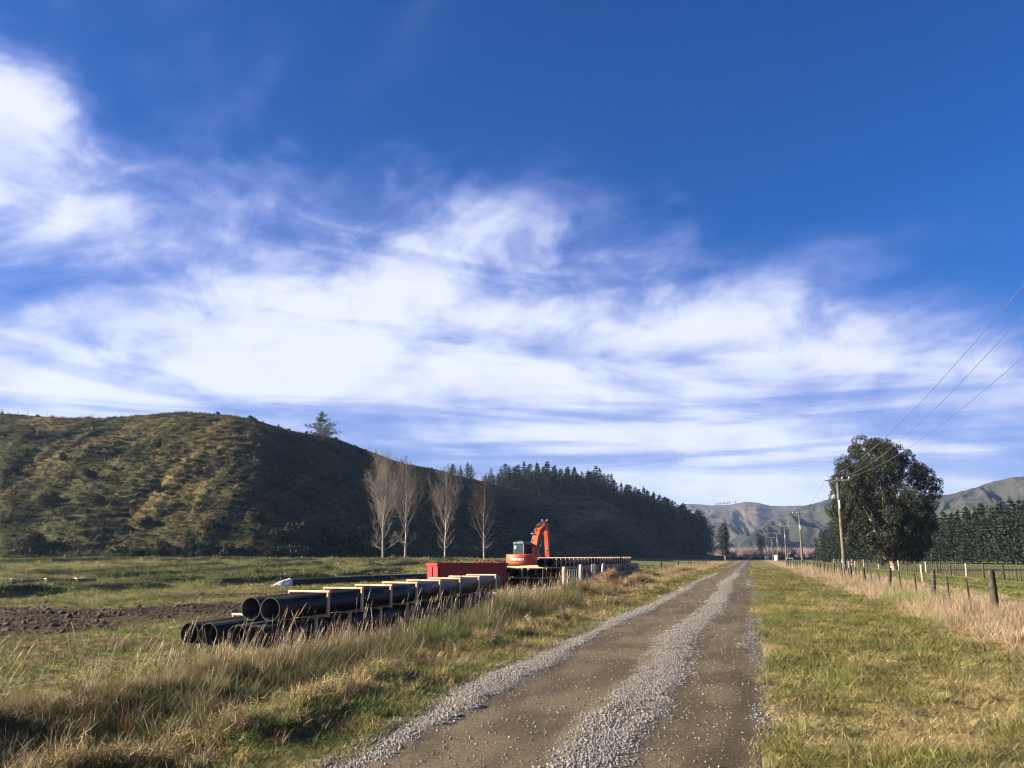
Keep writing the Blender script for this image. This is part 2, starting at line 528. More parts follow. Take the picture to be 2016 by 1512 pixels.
def ground_color(x, y):
    x = np.asarray(x, float); y = np.asarray(y, float)
    n1 = fbm(x * 1.25, y * 1.05, 101, 4); n2 = fbm(x * 0.42, y * 0.36, 111, 3); n3 = fbm(x * 2.4, y * 2.1, 121, 4)
    # right verge: olive turf with bleached and fresh green patches
    c = lerp(C_OLIVE, C_STRAW, sstep(0.48, 0.72, n1 * 0.65 + n2 * 0.35) * 0.85)
    c = lerp(c, C_GREEN, sstep(0.50, 0.70, n3 * 0.6 + (1 - n2) * 0.4) * 0.95)
    c = lerp(c, C_BROWN, sstep(0.60, 0.75, fbm(x * 2.1, y * 2.1, 131, 3)) * 0.55)
    # bleached strip along the roadside fence
    strip = sstep(3.8, 5.0, x + 1.2 * (n2 - 0.5)) * (1 - sstep(8.0, 10.5, x + 2.0 * (n1 - 0.5)))
    c = lerp(c, lerp(C_PINK, C_STRAW, n3), strip)
    # right paddock
    right = sstep(8.5, 11.0, x + 2.0 * (n1 - 0.5))
    c = lerp(c, lerp(np.array((0.125, 0.150, 0.040)), C_OLIVE, sstep(0.4, 0.7, n2)), right)
    # left side
    lv = 1 - sstep(RL - 0.4, RL, x)
    c = lerp(c, lerp(lerp(C_OLIVE, C_GREEN, sstep(0.45, 0.7, n3)), C_STRAW, sstep(0.50, 0.75, n1)), lv * (1 - sstep(120, 200, y)) * 0.8)
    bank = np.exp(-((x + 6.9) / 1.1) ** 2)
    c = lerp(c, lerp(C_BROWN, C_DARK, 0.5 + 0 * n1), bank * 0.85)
    fld = 1 - sstep(-9.6, -8.0, x)
    lf = lerp(np.array((0.155, 0.175, 0.050)), np.array((0.23, 0.205, 0.085)), sstep(0.42, 0.66, n2 * 0.5 + n1 * 0.5))
    lf = lerp(lf, C_BROWN, sstep(0.60, 0.78, n3 * 0.5 + fbm(x * 0.06, y * 0.3, 141, 3) * 0.5) * 0.8)
    rowm = sstep(0.12, 0.35, row_height(x, y))
    lf = lerp(lf, np.array((0.24, 0.21, 0.10)), sstep(0.5, 0.7, fbm(x * 0.35, y * 0.03, 145, 3)) * 0.7)
    lf = lerp(lf, C_DARK * 0.9, rowm * 0.85)
    c = lerp(c, lf, fld)
    c = lerp(c, C_SOIL * (0.8 + 0.5 * n3[..., None]), soil_mask(x, y) * fld)
    # left verge further on: scattered brown litter
    far = sstep(500, 1200, np.hypot(x, y))
    c = lerp(c, np.array((0.13, 0.12, 0.06)), far)
    return c


def axis(pts):
    out = []
    for (a, b, st) in pts: out += list(np.arange(a, b, st))
    return np.array(out)


def grow(start, step, ratio, end):
    out, v, s = [], start, step
    while abs(v) < end:
        out.append(v); s *= ratio; v += s if start >= 0 and step > 0 else -s
    return np.array(out)


xs_pos = grow(12.0, 0.25, 1.10, 6000); xs_neg = np.array(sorted(-grow(82.0, 0.5, 1.14, 6000)))
xs = np.concatenate([xs_neg, np.arange(-81.6, -36.0, 0.45), np.arange(-35.8, -9.0, 0.30), np.arange(-9.0, 7.0, 0.11), np.arange(7.0, 12.0, 0.22), xs_pos])
ys_pos = grow(42.0, 0.35, 1.028, 6000); ys_neg = np.array(sorted(-grow(3.0, 0.5, 1.4, 6000)))
ys = np.concatenate([ys_neg, np.arange(-2.0, 4.0, 0.5), np.arange(4.0, 22.0, 0.115), np.arange(22.0, 42.0, 0.25), ys_pos])
GX, GY = np.meshgrid(xs, ys)
GZ = ground_z(GX, GY)
nx, ny = len(xs), len(ys)


def grid_faces(nx, ny):
    i = np.arange(nx * ny).reshape(ny, nx)
    return np.stack([i[:-1, :-1].ravel(), i[:-1, 1:].ravel(), i[1:, 1:].ravel(), i[1:, :-1].ravel()], 1)


me = mesh_np('ground', np.stack([GX.ravel(), GY.ravel(), GZ.ravel()], 1), grid_faces(nx, ny), True)


def set_col(me, name, rgb):
    at_ = me.attributes.new(name, 'FLOAT_COLOR', 'POINT')
    a = np.ones((len(rgb), 4), np.float32); a[:, :3] = rgb
    at_.data.foreach_set('color', a.ravel())


set_col(me, 'zone', ground_color(GX.ravel(), GY.ravel()) * 0.78)
M['ground'] = material('paddock_ground', (0.55, 0.55, 0.52), 0.95, (1.25, 1.22, 1.15), 5.0, 0.05, 9.0, spec=0.1,
                       attr='zone', contrast=(0.3, 0.7), detail=9)
add('ground', me, M['ground'], kind='structure', label='paddock turf and verge reaching to the hills')

# ------------------------------------------------------------------ road
TRK = ((-2.62, 0.42), (-0.62, 0.42))       # wheel tracks: centre, half width


def gravel(x, y):
    """0 on packed wheel tracks, 1 on loose gravel"""
    l, r = road_edges(y)
    w = 0.34 * (vnoise(y * 0.22, 0 * y, 201) - 0.5) + 0.16 * (vnoise(y * 1.4, x * 2, 202) - 0.5) + 0.14 * (vnoise(y * 4.0, x * 5, 203) - 0.5)
    x = x + w
    a = (1 - sstep(-3.22, -2.95, x)) * sstep(0.05, 0.33, fbm(x * 2.2, y * 0.9, 207, 3))
    b = np.exp(-((x + 1.40) / 0.36) ** 4) * sstep(0.05, 0.33, fbm(x * 2.2, y * 0.9, 205, 3))
    c = sstep(-0.25, 0.05, x) * 0.75
    g = np.maximum(np.maximum(a, b), c)
    return np.clip(g, 0, 1)


def road_z(x, y):
    g = gravel(x, y)
    l, r = road_edges(y)
    e = sstep(0, 0.55, np.minimum(x - l, r - x))
    return -0.012 + 0.024 * e + 0.03 * g * e + 0.03 * e * (1 - ((x + 1.75) / 2.0) ** 2) + 0.012 * (fbm(x * 3, y * 1.2, 211, 4) - 0.5) + 0.02 * (fbm(x * .7, y * .25, 212, 2) - .5)


ry = np.concatenate([np.arange(-6, 4, 0.5), np.arange(4, 24, 0.10), np.arange(24, 60, 0.4), np.arange(60, 505, 3.0)])
rt = np.linspace(0, 1, 64)
L_, R_ = road_edges(ry)
RX = L_[:, None] + (R_ - L_)[:, None] * rt[None, :]
RY = np.repeat(ry[:, None], len(rt), 1)
RZ = road_z(RX, RY)
RZ[:, 0] = -0.04; RZ[:, -1] = -0.04
me = mesh_np('gravel_road', np.stack([RX.ravel(), RY.ravel(), RZ.ravel()], 1), grid_faces(len(rt), len(ry)), True)
gr = gravel(RX, RY).ravel()
nn = fbm(RX.ravel() * 2.5, RY.ravel() * 0.8, 221, 4)
c = lerp(lerp((0.158, 0.122, 0.070), (0.098, 0.074, 0.043), sstep(0.35, 0.7, nn)), (0.20, 0.183, 0.160), gr * 0.9)
tyre = sstep(0.0, 0.25, RX.ravel() + 0.12) * sstep(17, 19.5, RY.ravel()) * (1 - sstep(26, 29, RY.ravel()))
c = lerp(c, (0.06, 0.042, 0.03), tyre * 0.8)
set_col(me, 'zone', c * 0.74)
M['road'] = material('packed_gravel', (0.68, 0.68, 0.68), 0.92, (1.28, 1.28, 1.27), 26.0, 0.012, 45.0, spec=0.15, attr='zone', contrast=(0.35, 0.65), detail=6)
add('gravel_road', me, M['road'], kind='structure')

# ------------------------------------------------------------------ hill
HCOL = [  # photo column, ridge row, ridge distance, foot distance
    (-420, 850, 330, 240), (-200, 828, 290, 200), (0, 814, 262, 172), (60, 818, 258, 170), (130, 823, 252, 166), (205, 824, 248, 163),
    (270, 818, 242, 160), (330, 813, 236, 158), (400, 814, 230, 156), (455, 818, 226, 155), (500, 826, 226, 154), (560, 845, 232, 156), (600, 853, 238, 160),
    (655, 862, 246, 166), (700, 878, 252, 170), (740, 893, 260, 175), (790, 912, 272, 184), (850, 922, 288, 196),
    (900, 936, 303, 206), (960, 950, 322, 218), (1040, 968, 350, 238), (1120, 977, 380, 262), (1185, 984, 402, 288),
    (1215, 1000, 415, 300), (1250, 1022, 428, 322), (1300, 1052, 440, 352), (1350, 1078, 452, 385), (1400, 1093, 465, 420), (1440, 1096, 480, 455)]
hp = np.array(HCOL, float)
NU, NVF, NVB = 720, 330, 60
u = np.linspace(hp[0, 0], hp[-1, 0], NU)
ri, rd, bd = (np.interp(u, hp[:, 0], hp[:, k]) for k in (1, 2, 3))
ker = np.hanning(15); ker /= ker.sum()
sm = lambda a: np.convolve(np.pad(a, 7, mode='edge'), ker, 'valid')
rd, bd = sm(rd), sm(bd)
ridge = np.array([tuple(at(a, b, c)) for a, b, c in zip(u, ri, rd)])
foot = np.array([tuple(at(a, 1095, c)) for a, c in zip(u, bd)])
foot[:, 2] = ground_z(foot[:, 0], foot[:, 1]) - 0.3
vf = np.linspace(0, 1, NVF)
prof = 0.72 * vf + 0.28 * (1 - (1 - vf) ** 2.0)
prof = np.where(vf < 0.12, prof * (0.45 + 0.55 * (vf / 0.12)), prof)
HX = foot[:, None, 0] + (ridge - foot)[:, None, 0] * vf
HYY = foot[:, None, 1] + (ridge - foot)[:, None, 1] * vf
HZ = foot[:, None, 2] + (ridge - foot)[:, None, 2] * prof
UU = np.repeat(u[:, None], NVF, 1); VV = np.repeat(vf[None], NU, 0)
fade = np.sin(np.pi * np.clip(VV, 0, 1)) ** 0.6 * sstep(0, 0.06, VV)
amp = (ridge[:, 2] / 35.0).clip(0.02, 1)[:, None]
# slanting spurs and slips, lumps, then sheep terraces
sp = UU * 0.011 - VV * 3.4
HZ += fade * amp * (4.0 * (fbm(sp * 0.8, VV * 1.3, 301, 3) - 0.5) + 1.5 * (fbm(sp * 2.0, VV * 3.0, 305, 3) - 0.5))
HZ += fade * amp * 2.2 * (fbm(HX * 0.07, HYY * 0.07 + HZ * 0.05, 311, 4) - 0.5)
ph = HZ / 1.25 + 2.4 * fbm(HX * 0.05, HYY * 0.05, 321, 3) + 0.6 * fbm(HX * 0.4, HYY * 0.4, 325, 2)
sawt = ph - np.floor(ph)
terr = np.where(sawt < 0.75, sawt / 0.75, (1 - sawt) / 0.25)
tm = sstep(0.32, 0.6, fbm(HX * 0.045, HYY * 0.045, 331, 3))
HZ += fade * amp * tm * 0.75 * (terr - 0.5)
HZ += fade * amp * 0.8 * (fbm(HX * 0.55, HYY * 0.55 + HZ * .4, 341, 3) - 0.5)
vb = np.linspace(0, 1, NVB + 1)[1:]
back = ridge / np.linalg.norm(ridge[:, :2], axis=1)[:, None]
BX = ridge[:, None, 0] + back[:, None, 0] * 320 * vb
BY = ridge[:, None, 1] + back[:, None, 1] * 320 * vb
BZ = ridge[:, None, 2] * (1 - 0.55 * sstep(0.05, 1, vb)) - 0.5 * sstep(0, .05, vb) + 1.2 * (fbm(BX * 0.05, BY * 0.05, 351, 3) - 0.5) * sstep(0, .1, vb)
BZ[:, -1] = -3
AX, AY, AZ = (np.concatenate(q, 1) for q in ((HX, BX), (HYY, BY), (HZ, BZ)))
me = mesh_np('hill', np.stack([AX.ravel(), AY.ravel(), AZ.ravel()], 1), grid_faces(AX.shape[1], NU)[:, ::-1], True)
hn = fbm(sp * 1.6, VV * 2.0, 361, 4); hn2 = fbm(HX * 0.12, HYY * 0.12 + HZ * .1, 365, 4)
hc = lerp((0.050, 0.053, 0.019), (0.068, 0.058, 0.023), sstep(0.40, 0.62, hn))
hc = lerp(hc, (0.150, 0.118, 0.050), sstep(0.57, 0.70, hn * 0.8 + hn2 * 0.2))
hc = lerp(hc, (0.019, 0.020, 0.011), sstep(0.54, 0.66, hn2) * 0.6)
hc = lerp(hc, (0.19, 0.165, 0.08), (tm * (terr > 0.82))[...] * 0.6)
hcB = np.repeat(np.array([[[0.12, 0.105, 0.045]]]), NU, 0).repeat(NVB, 1)
hc = hc * 0.74
set_col(me, 'zone', np.concatenate([hc, hcB], 1).reshape(-1, 3))
M['hill'] = material('hill_pasture', (0.55, 0.55, 0.5), 0.95, (1.25, 1.22, 1.15), 0.9, 0.25, 1.6, spec=0.08, attr='zone', contrast=(0.3, 0.7), detail=8)
add('hill', me, M['hill'], kind='structure')
_hx, _hy, _hz = AX[:, ::2].ravel(), AY[:, ::2].ravel(), AZ[:, ::2].ravel()


def hill_z(x, y):
    k = np.argmin((_hx - x) ** 2 + (_hy - y) ** 2)
    if (_hx[k] - x) ** 2 + (_hy[k] - y) ** 2 > 9 ** 2: return float(ground_z(x, y))
    return max(float(_hz[k]), float(ground_z(x, y)))


def hill_point(px, v):
    """point on the hill's front face: photo column and fraction from foot to ridge"""
    i = int(np.clip(np.searchsorted(u, px), 0, NU - 1)); j = int(round(v * (NVF - 1)))
    return Vector((HX[i, j], HYY[i, j], HZ[i, j]))


def mountain(name, cols, depth, seed, ca, cb, cc, gully):
    p = np.array(cols, float)
    n, mv = 420, 150
    uu = np.linspace(p[0, 0], p[-1, 0], n)
    rr = np.interp(uu, p[:, 0], p[:, 1]) + 9.0 * (fbm(uu * 0.022, 0 * uu, seed, 4) - 0.5)
    dd = np.interp(uu, p[:, 0], p[:, 2])
    rg = np.array([tuple(at(a, b, c)) for a, b, c in zip(uu, rr, dd)])
    ft = np.array([tuple(at(a, 1095, c - depth)) for a, c in zip(uu, dd)]); ft[:, 2] = -1.5
    v = np.linspace(0, 1, mv)
    Xm = ft[:, None, 0] + (rg - ft)[:, None, 0] * v; Ym = ft[:, None, 1] + (rg - ft)[:, None, 1] * v
    Zm = ft[:, None, 2] + (rg - ft)[:, None, 2] * (0.8 * v + 0.2 * v * v)
    U2 = np.repeat(uu[:, None], mv, 1); V2 = np.repeat(v[None], n, 0)
    k = U2 * 0.014 + 1.6 * (fbm(U2 * .01, V2 * 1.5, seed + 3, 3) - .5) + V2 * 0.55
    rid = 1 - np.abs(2 * fbm(k, V2 * 0.7, seed + 5, 2) - 1)
    rid2 = 1 - np.abs(2 * fbm(k * 3.1, V2 * 1.9, seed + 9, 3) - 1)
    fd = np.sin(np.pi * V2) ** 0.8
    Zm += fd * gully * ((rid - 0.6) * 0.62 + (rid2 - 0.6) * 0.26)
    Zm += fd * gully * 0.22 * (fbm(Xm * 0.02, Ym * 0.02, seed + 13, 5) - 0.5)
    Zm = np.maximum(Zm, -1.5)
    bk = rg + (rg / np.linalg.norm(rg[:, :2], axis=1)[:, None]) * 500; bk[:, 2] = -2
    Xm = np.concatenate([Xm, bk[:, None, 0]], 1); Ym = np.concatenate([Ym, bk[:, None, 1]], 1); Zm = np.concatenate([Zm, bk[:, None, 2]], 1)
    me = mesh_np(name, np.stack([Xm.ravel(), Ym.ravel(), Zm.ravel()], 1), grid_faces(mv + 1, n)[:, ::-1], True)
    nz = fbm(k * 1.3, V2 * 2.5, seed + 17, 4) * .6 + fbm(Xm[:, :-1] * .02, Ym[:, :-1] * .02, seed + 21, 4) * .4
    c = lerp(ca, cb, sstep(0.42, 0.60, nz))
    c = lerp(c, cc, sstep(0.35, 0.75, V2 + 0.5 * (nz - 0.5)))
    c = np.concatenate([c, c[:, -1:]], 1)
    set_col(me, 'zone', c.reshape(-1, 3))
    m = material(name + '_slope', (0.72, 0.72, 0.7), 0.95, (1.2, 1.2, 1.15), 0.03, 3.0, 0.05, spec=0.05, attr='zone', detail=8)
    add(name, me, m, kind='structure')
    return rg


mountain('far_mountain', [(900, 1010, 3000), (1200, 1005, 2900), (1340, 996, 2800), (1385, 994, 2800), (1440, 992, 2750), (1465, 988, 2700), (1490, 989, 2700), (1520, 996, 2750),
                          (1560, 998, 2800), (1600, 992, 2850), (1640, 986, 2900), (1750, 980, 2900), (2016, 985, 2900), (2300, 1000, 2900)], 1300, 401,
         (0.070, 0.056, 0.042), (0.032, 0.034, 0.028), (0.085, 0.066, 0.050), 62)
mountain('near_mountain', [(1395, 1093, 1500), (1430, 1078, 1500), (1480, 1050, 1520), (1530, 1020, 1560), (1575, 1000, 1600), (1605, 989, 1640), (1650, 983, 1650), (1720, 984, 1650), (1800, 982, 1600), (1850, 974, 1550),
                           (1900, 966, 1500), (1950, 951, 1450), (2016, 938, 1400), (2200, 925, 1350), (2500, 960, 1300)], 620, 431,
         (0.032, 0.034, 0.028), (0.016, 0.020, 0.018), (0.038, 0.037, 0.030), 52)
mountain('scrubby_foothill', [(1800, 1040, 900), (1850, 1008, 890), (1900, 990, 880), (1960, 990, 870), (2000, 1005, 870), (2050, 1000, 860), (2250, 990, 850), (2500, 1010, 850)], 300, 451,
         (0.040, 0.046, 0.030), (0.085, 0.075, 0.048), (0.050, 0.055, 0.036), 22)

# ------------------------------------------------------------------ trees
def leaf_faces(cent, size, rng, aspect=0.35, droop=0.0, out=None):
    """one narrow quad per centre, randomly turned; returns verts, faces"""
    n = len(cent)
    d = rng.normal(size=(n, 3)); d[:, 2] -= droop
    if out is not None: d = d * 0.6 + out
    d /= np.linalg.norm(d, axis=1)[:, None]
    w = np.cross(d, rng.normal(size=(n, 3))); w /= np.linalg.norm(w, axis=1)[:, None] + 1e-9
    sz = size * rng.uniform(0.6, 1.3, n)[:, None]
    a = cent - d * sz * 0.5; b = cent + d * sz * 0.5
    w = w * sz * aspect * 0.5
    V = np.stack([a, cent + w, b, cent - w], 1).reshape(-1, 3)
    return V, np.arange(4 * n).reshape(n, 4)


def pine_meshes(name, height, width, seed, base=0.12, dens=1.0, clump=0.55, irregular=0.25, cone=1.0):
    rng = np.random.default_rng(seed); rnd = random.Random(seed)
    trunk = MB()
    lean = rng.normal(0, 0.012, 2)
    tz = np.linspace(-0.4, height * 0.96, 8)
    trunk.tube([(lean[0] * z, lean[1] * z, z) for z in tz], [max(0.03, 0.014 * height * (1 - 0.93 * (max(z, 0) / height))) for z in tz], 7)
    pts, outs = [], []
    nwh = int(height * 1.5)
    for i in range(nwh):
        t = base + (1 - base) * (i + rnd.random() * 0.6) / nwh
        z = t * height
        prof = (1 - ((t - base) / (1 - base)) ** (1.25 * cone)) * (0.55 + 0.45 * min(1, (t - base) / 0.12 + 0.25))
        L0 = width * 0.5 * max(prof, 0.06)
        nb = rnd.choice((4, 5, 5, 6))
        a0 = rnd.random() * 6.28
        for k in range(nb):
            a = a0 + 6.283 * k / nb + rnd.uniform(-0.3, 0.3)
            L = L0 * (1 + rnd.uniform(-irregular * 1.6, irregular))
            rise = rnd.uniform(0.0, 0.28) + 0.25 * t
            tip = Vector((math.cos(a) * L, math.sin(a) * L, z + L * rise))
            s = Vector((lean[0] * z, lean[1] * z, z))
            trunk.tube([s, s.lerp(tip, 0.5) - Vector((0, 0, 0.05 * L)), tip], [0.02 + 0.007 * L, 0.015 + 0.004 * L, 0.008], 3, False)
            m = max(3, int(L * 3.0 * dens))
            for q in range(m):
                f = 0.22 + 0.78 * (q + rnd.random()) / m
                p = s.lerp(tip, f)
                sp = 0.11 * L + 0.08
                for _ in range(4):
                    pts.append((p.x + rnd.gauss(0, sp), p.y + rnd.gauss(0, sp), p.z + rnd.gauss(0, sp * 0.55) + 0.06))
                    outs.append((math.cos(a) * 0.7, math.sin(a) * 0.7, 0.55))
    for _ in range(int(14 * dens)):
        pts.append((rnd.gauss(0, 0.15), rnd.gauss(0, 0.15), height * rnd.uniform(0.94, 1.02))); outs.append((0, 0, 1.3))
    V, Fc = leaf_faces(np.array(pts), clump, rng, 0.34, out=np.array(outs))
    return trunk.mesh(name + '_trunk', True), mesh_np(name + '_crown', V, Fc)


def pine_proto(seed, *a, needle='needle', **k):
    tr, cr = pine_meshes('pine', *a, seed, **k)
    tr.materials.append(M['bark_pine']); cr.materials.append(M[needle])
    return tr, cr


def place_tree(name, meshes, loc, rotz, scale, label, cat, group=None):
    t = thing(name, label, cat, loc, rotz, group)
    t.scale = scale if isinstance(scale, tuple) else (scale,) * 3
    add('trunk', meshes[0], None, t); add('crown', meshes[1], None, t)
    return t


PINES = [pine_proto(500 + i, 14.0, w, base=b, irregular=ir, cone=cn) for i, (w, b, ir, cn) in enumerate(
    ((5.6, 0.10, 0.30, 1.6), (5.0, 0.16, 0.45, 2.0), (6.2, 0.08, 0.40, 2.2), (4.8, 0.22, 0.5, 1.2), (5.8, 0.14, 0.55, 2.6)))]

# pines crowding the hill's far shoulder: photo column, distance behind the ridge line, height
prnd = random.Random(31)
forest = []
for px in np.arange(888, 1180, 9.0):
    den = 0.35 if px < 960 else (0.8 if px < 1000 else 1.0)
    for back in (10, 22, 36, 52):
        if prnd.random() < den * (0.95 if back > 14 else 0.7):
            hgt = 6.5 + 6.5 * float(sstep(940, 1080, px)) + prnd.uniform(-2.5, 2.5)
            forest.append((px + prnd.uniform(-4, 4), back + prnd.uniform(-4, 4) - (8 if px > 1040 else 0), hgt))
for px in np.arange(1168, 1392, 7.0):
    for back in (-46, -26, -8, 10, 26, 45):
        lim = 8 - 18 * float(sstep(1180, 1280, px)) - 45 * float(sstep(1285, 1350, px))
        if back > lim and prnd.random() < 0.86:
            forest.append((px + prnd.uniform(-4, 4), back + prnd.uniform(-6, 6), 13.5 + prnd.uniform(-3.0, 3.5) + 5.5 * float(sstep(1230, 1330, px))))
for k, (px, back, hgt) in enumerate(forest):
    rdist = float(np.interp(px, u, rd))
    p = at(px, 1095, rdist + back)
    s = hgt / 14.0
    place_tree('pine_tree', PINES[prnd.randrange(5)], (p.x, p.y, hill_z(p.x, p.y) - 0.2), prnd.random() * 6.28,
               (s * prnd.uniform(1.0, 1.5), s * prnd.uniform(1.0, 1.5), s),
               *(('small pine on the skyline of the hill crest above the poplars', 'tree', 'pines on the hill crest') if px < 1000 else ('dark pine along the flat top of the hill shoulder', 'tree', 'pines on the hill shoulder top') if px < 1180 else
                 ('tall dark pine on the steep end of the wood above the paddock', 'tree', 'pines on the steep end of the wood') if back < 0 else ('dark pine deep in the wood on the end of the hill', 'tree', 'pines deep in the wood')))

# lone pine on the spur
p = at(632, 868, 240)
place_tree('lone_pine', pine_proto(521, 9.0, 9.6, needle='needle_blue', base=0.02, dens=1.5, irregular=0.55, clump=0.7, cone=1.3), (p.x, p.y, hill_z(p.x, p.y) - 0.6), 0.4, 0.86,
           'bushy pale green pine standing alone on the hill crest', 'tree')

# shelter-belt of pines across the right paddock
row_a, row_b = on_ground(1606, 1107.5), on_ground(2120, 1113.0)
SB = [pine_proto(540 + i, 12.0, w, base=b, irregular=0.55, cone=2.6, dens=1.0) for i, (w, b) in enumerate(((3.9, 0.04), (4.3, 0.07), (3.5, 0.05), (4.1, 0.03)))]
nrow = 34
for rowi in range(2):
    for k in range(nrow):
        f = (k + 0.5 * rowi + prnd.uniform(-0.15, 0.15)) / nrow
        q = row_a.lerp(row_b, f)
        q = q + Vector((0.4, 1.0, 0)) * (4.0 * rowi + 1.5)
        photo_h = np.interp(f, [0, 0.03, 0.10, 0.25, 0.45, 0.56, 0.68, 0.80, 1.0], [6, 9, 10, 11, 11, 10.2, 12.0, 11.6, 13.0])
        s = float(photo_h) / 12.0 * prnd.uniform(0.90, 1.10)
        place_tree('shelter_pine', SB[prnd.randrange(4)], (q.x, q.y, float(ground_z(q.x, q.y)) - 0.1), prnd.random() * 6.28, (s * 1.4, s * 1.4, s),
                   'dark pine in the shelter belt beyond the right paddock', 'tree', 'shelter belt pines')
# bluish clump far down the road
for k in range(9):
    q = at(1372 + 4.6 * k, 1095, 560 + prnd.uniform(-15, 15))
    s = (10.5 - 0.35 * abs(k - 4)) / 14.0 * prnd.uniform(0.85, 1.1)
    place_tree('distant_conifer', PINES[k % 5], (q.x, q.y, float(ground_z(q.x, q.y)) - 0.2), prnd.random() * 6, (s * 1.2, s * 1.2, s),
               'small hazy conifer in the clump beyond the slim gum tree', 'tree', 'distant conifer clump')
# tiny trees on the skyline of the far mountain
for px, py in ((1411, 992), (1416, 991), (1419, 991), (1424, 990), (1428, 990), (1432, 990), (1436, 989), (1448, 988)):
    q = at(px, py + 3, 2760)
    place_tree('ridge_tree', PINES[0], q, 0.0, 1.15, 'tiny tree on the brown mountain skyline', 'tree', 'mountain skyline trees').scale = (1.0, 1.0, 0.6)


def bare_tree(name, height, seed, spread=0.30, nmain=34, steep=0.55):
    rnd = random.Random(seed)
    tr, br = MB(), MB()
    kink = [rnd.gauss(0, 0.05) for _ in range(10)]
    def tp(z): return Vector((0.12 * math.sin(z * 0.35 + seed), 0.10 * math.sin(z * 0.27 + 2 * seed), z))
    zs = np.linspace(-0.3, height, 11)
    tr.tube([tp(z) for z in zs], [0.19 * (1 - 0.93 * max(z, 0) / height) * height / 15 + 0.012 for z in zs], 7)
    def limb(p, d, L, r, lev):
        n = 3
        pts, rr = [p], [r]
        for i in range(n):
            d = (d + Vector((rnd.gauss(0, .10), rnd.gauss(0, .10), rnd.gauss(0.12, .08)))).normalized()
            pts.append(pts[-1] + d * (L / n)); rr.append(max(r * (1 - 0.8 * (i + 1) / n), 0.009))
        (tr if lev == 0 else br).tube(pts, rr, 4 if lev == 0 else 3, False)
        if lev < 2:
            m = int((6 if lev == 0 else 4) + L * (1.9 if lev == 0 else 1.8))
            for _ in range(m):
                f = rnd.uniform(0.15, 1.0) * n
                i = min(int(f), n - 1)
                q = pts[i].lerp(pts[i + 1], f - i)
                ax = Vector((rnd.gauss(0, 1), rnd.gauss(0, 1), rnd.gauss(0.25, 0.8))).normalized()
                dd = (d * 0.75 + ax * 0.75).normalized()
                limb(q, dd, L * rnd.uniform(0.22, 0.42) if lev == 0 else L * rnd.uniform(0.35, 0.6), max(r * 0.38, 0.011), lev + 1)
    for i in range(nmain):
        t = 0.09 + 0.88 * (i + rnd.random()) / nmain
        a = i * 2.4 + rnd.uniform(-0.5, 0.5)
        wid = math.sin(math.pi * min(1, (0.12 + 0.88 * t)) ** 0.75) ** 0.7
        L = height * spread * (0.30 + 0.9 * wid) * rnd.uniform(0.7, 1.15) * (1.0 if t < 0.8 else 0.7)
        stp = steep * (0.75 if t < 0.25 else 1.0) * (1.35 if t > 0.6 else 1.0)
        d = Vector((math.cos(a) * (1 - 0.45 * stp), math.sin(a) * (1 - 0.45 * stp), 0.55 + stp)).normalized()
        if t < 0.22: d = Vector((math.cos(a), math.sin(a), rnd.uniform(0.15, 0.7))).normalized(); L *= 0.50
        limb(tp(t * height), d, L, 0.012 + 0.05 * (1 - t) * height / 15, 0)
    a, b = tr.mesh(name + '_trunk', True), br.mesh(name + '_twigs')
    a.materials.append(M['bark_pale']); b.materials.append(M['twig'])
    return a, b


POP = [bare_tree('poplar', 16.0, 3, spread=0.34, nmain=38, steep=0.62), bare_tree('poplar', 16.0, 8, nmain=34, spread=0.35, steep=0.60)]
for px, ptop, pbase, k, rz, lab in ((754, 905, 1103, 0, 0.3, 'tallest bare poplar, at the scrub end of the row below the hill'),
                                    (797, 915, 1105, 1, 2.0, 'bare wide-spreading poplar close beside the tallest one'),
                                    (877, 928, 1107, 1, 4.1, 'bare poplar behind the red steel box with gaps both sides'),
                                    (953, 948, 1109, 0, 1.6, 'bare poplar between the red steel box and the excavator')):
    dist = {754: 114.0, 797: 119.0, 877: 129.0, 953: 140.0}[px]
    q = at(px, pbase, dist)
    gz = float(ground_z(q.x, q.y))
    top = at(px, ptop, dist)
    s = (top.z - gz) / 16.0
    t = thing('bare_poplar', lab, 'tree', (q.x, q.y, gz - 0.05), rz, 'bare poplars below the hill')
    t.scale = (s * (0.95 if k else 1.02), s * 0.98, s)
    add('trunk', POP[k][0], None, t); add('crown', POP[k][1], None, t)
q = at(967, 955, 330)
t = thing('dead_tree', 'thin leafless tree poking above the hill crest beside small pines', 'tree', (q.x, q.y, hill_z(q.x, q.y) - 0.2), 1.0)
t.scale = (0.26, 0.26, 0.40)
add('trunk', POP[0][0], None, t); add('crown', POP[0][1], None, t)


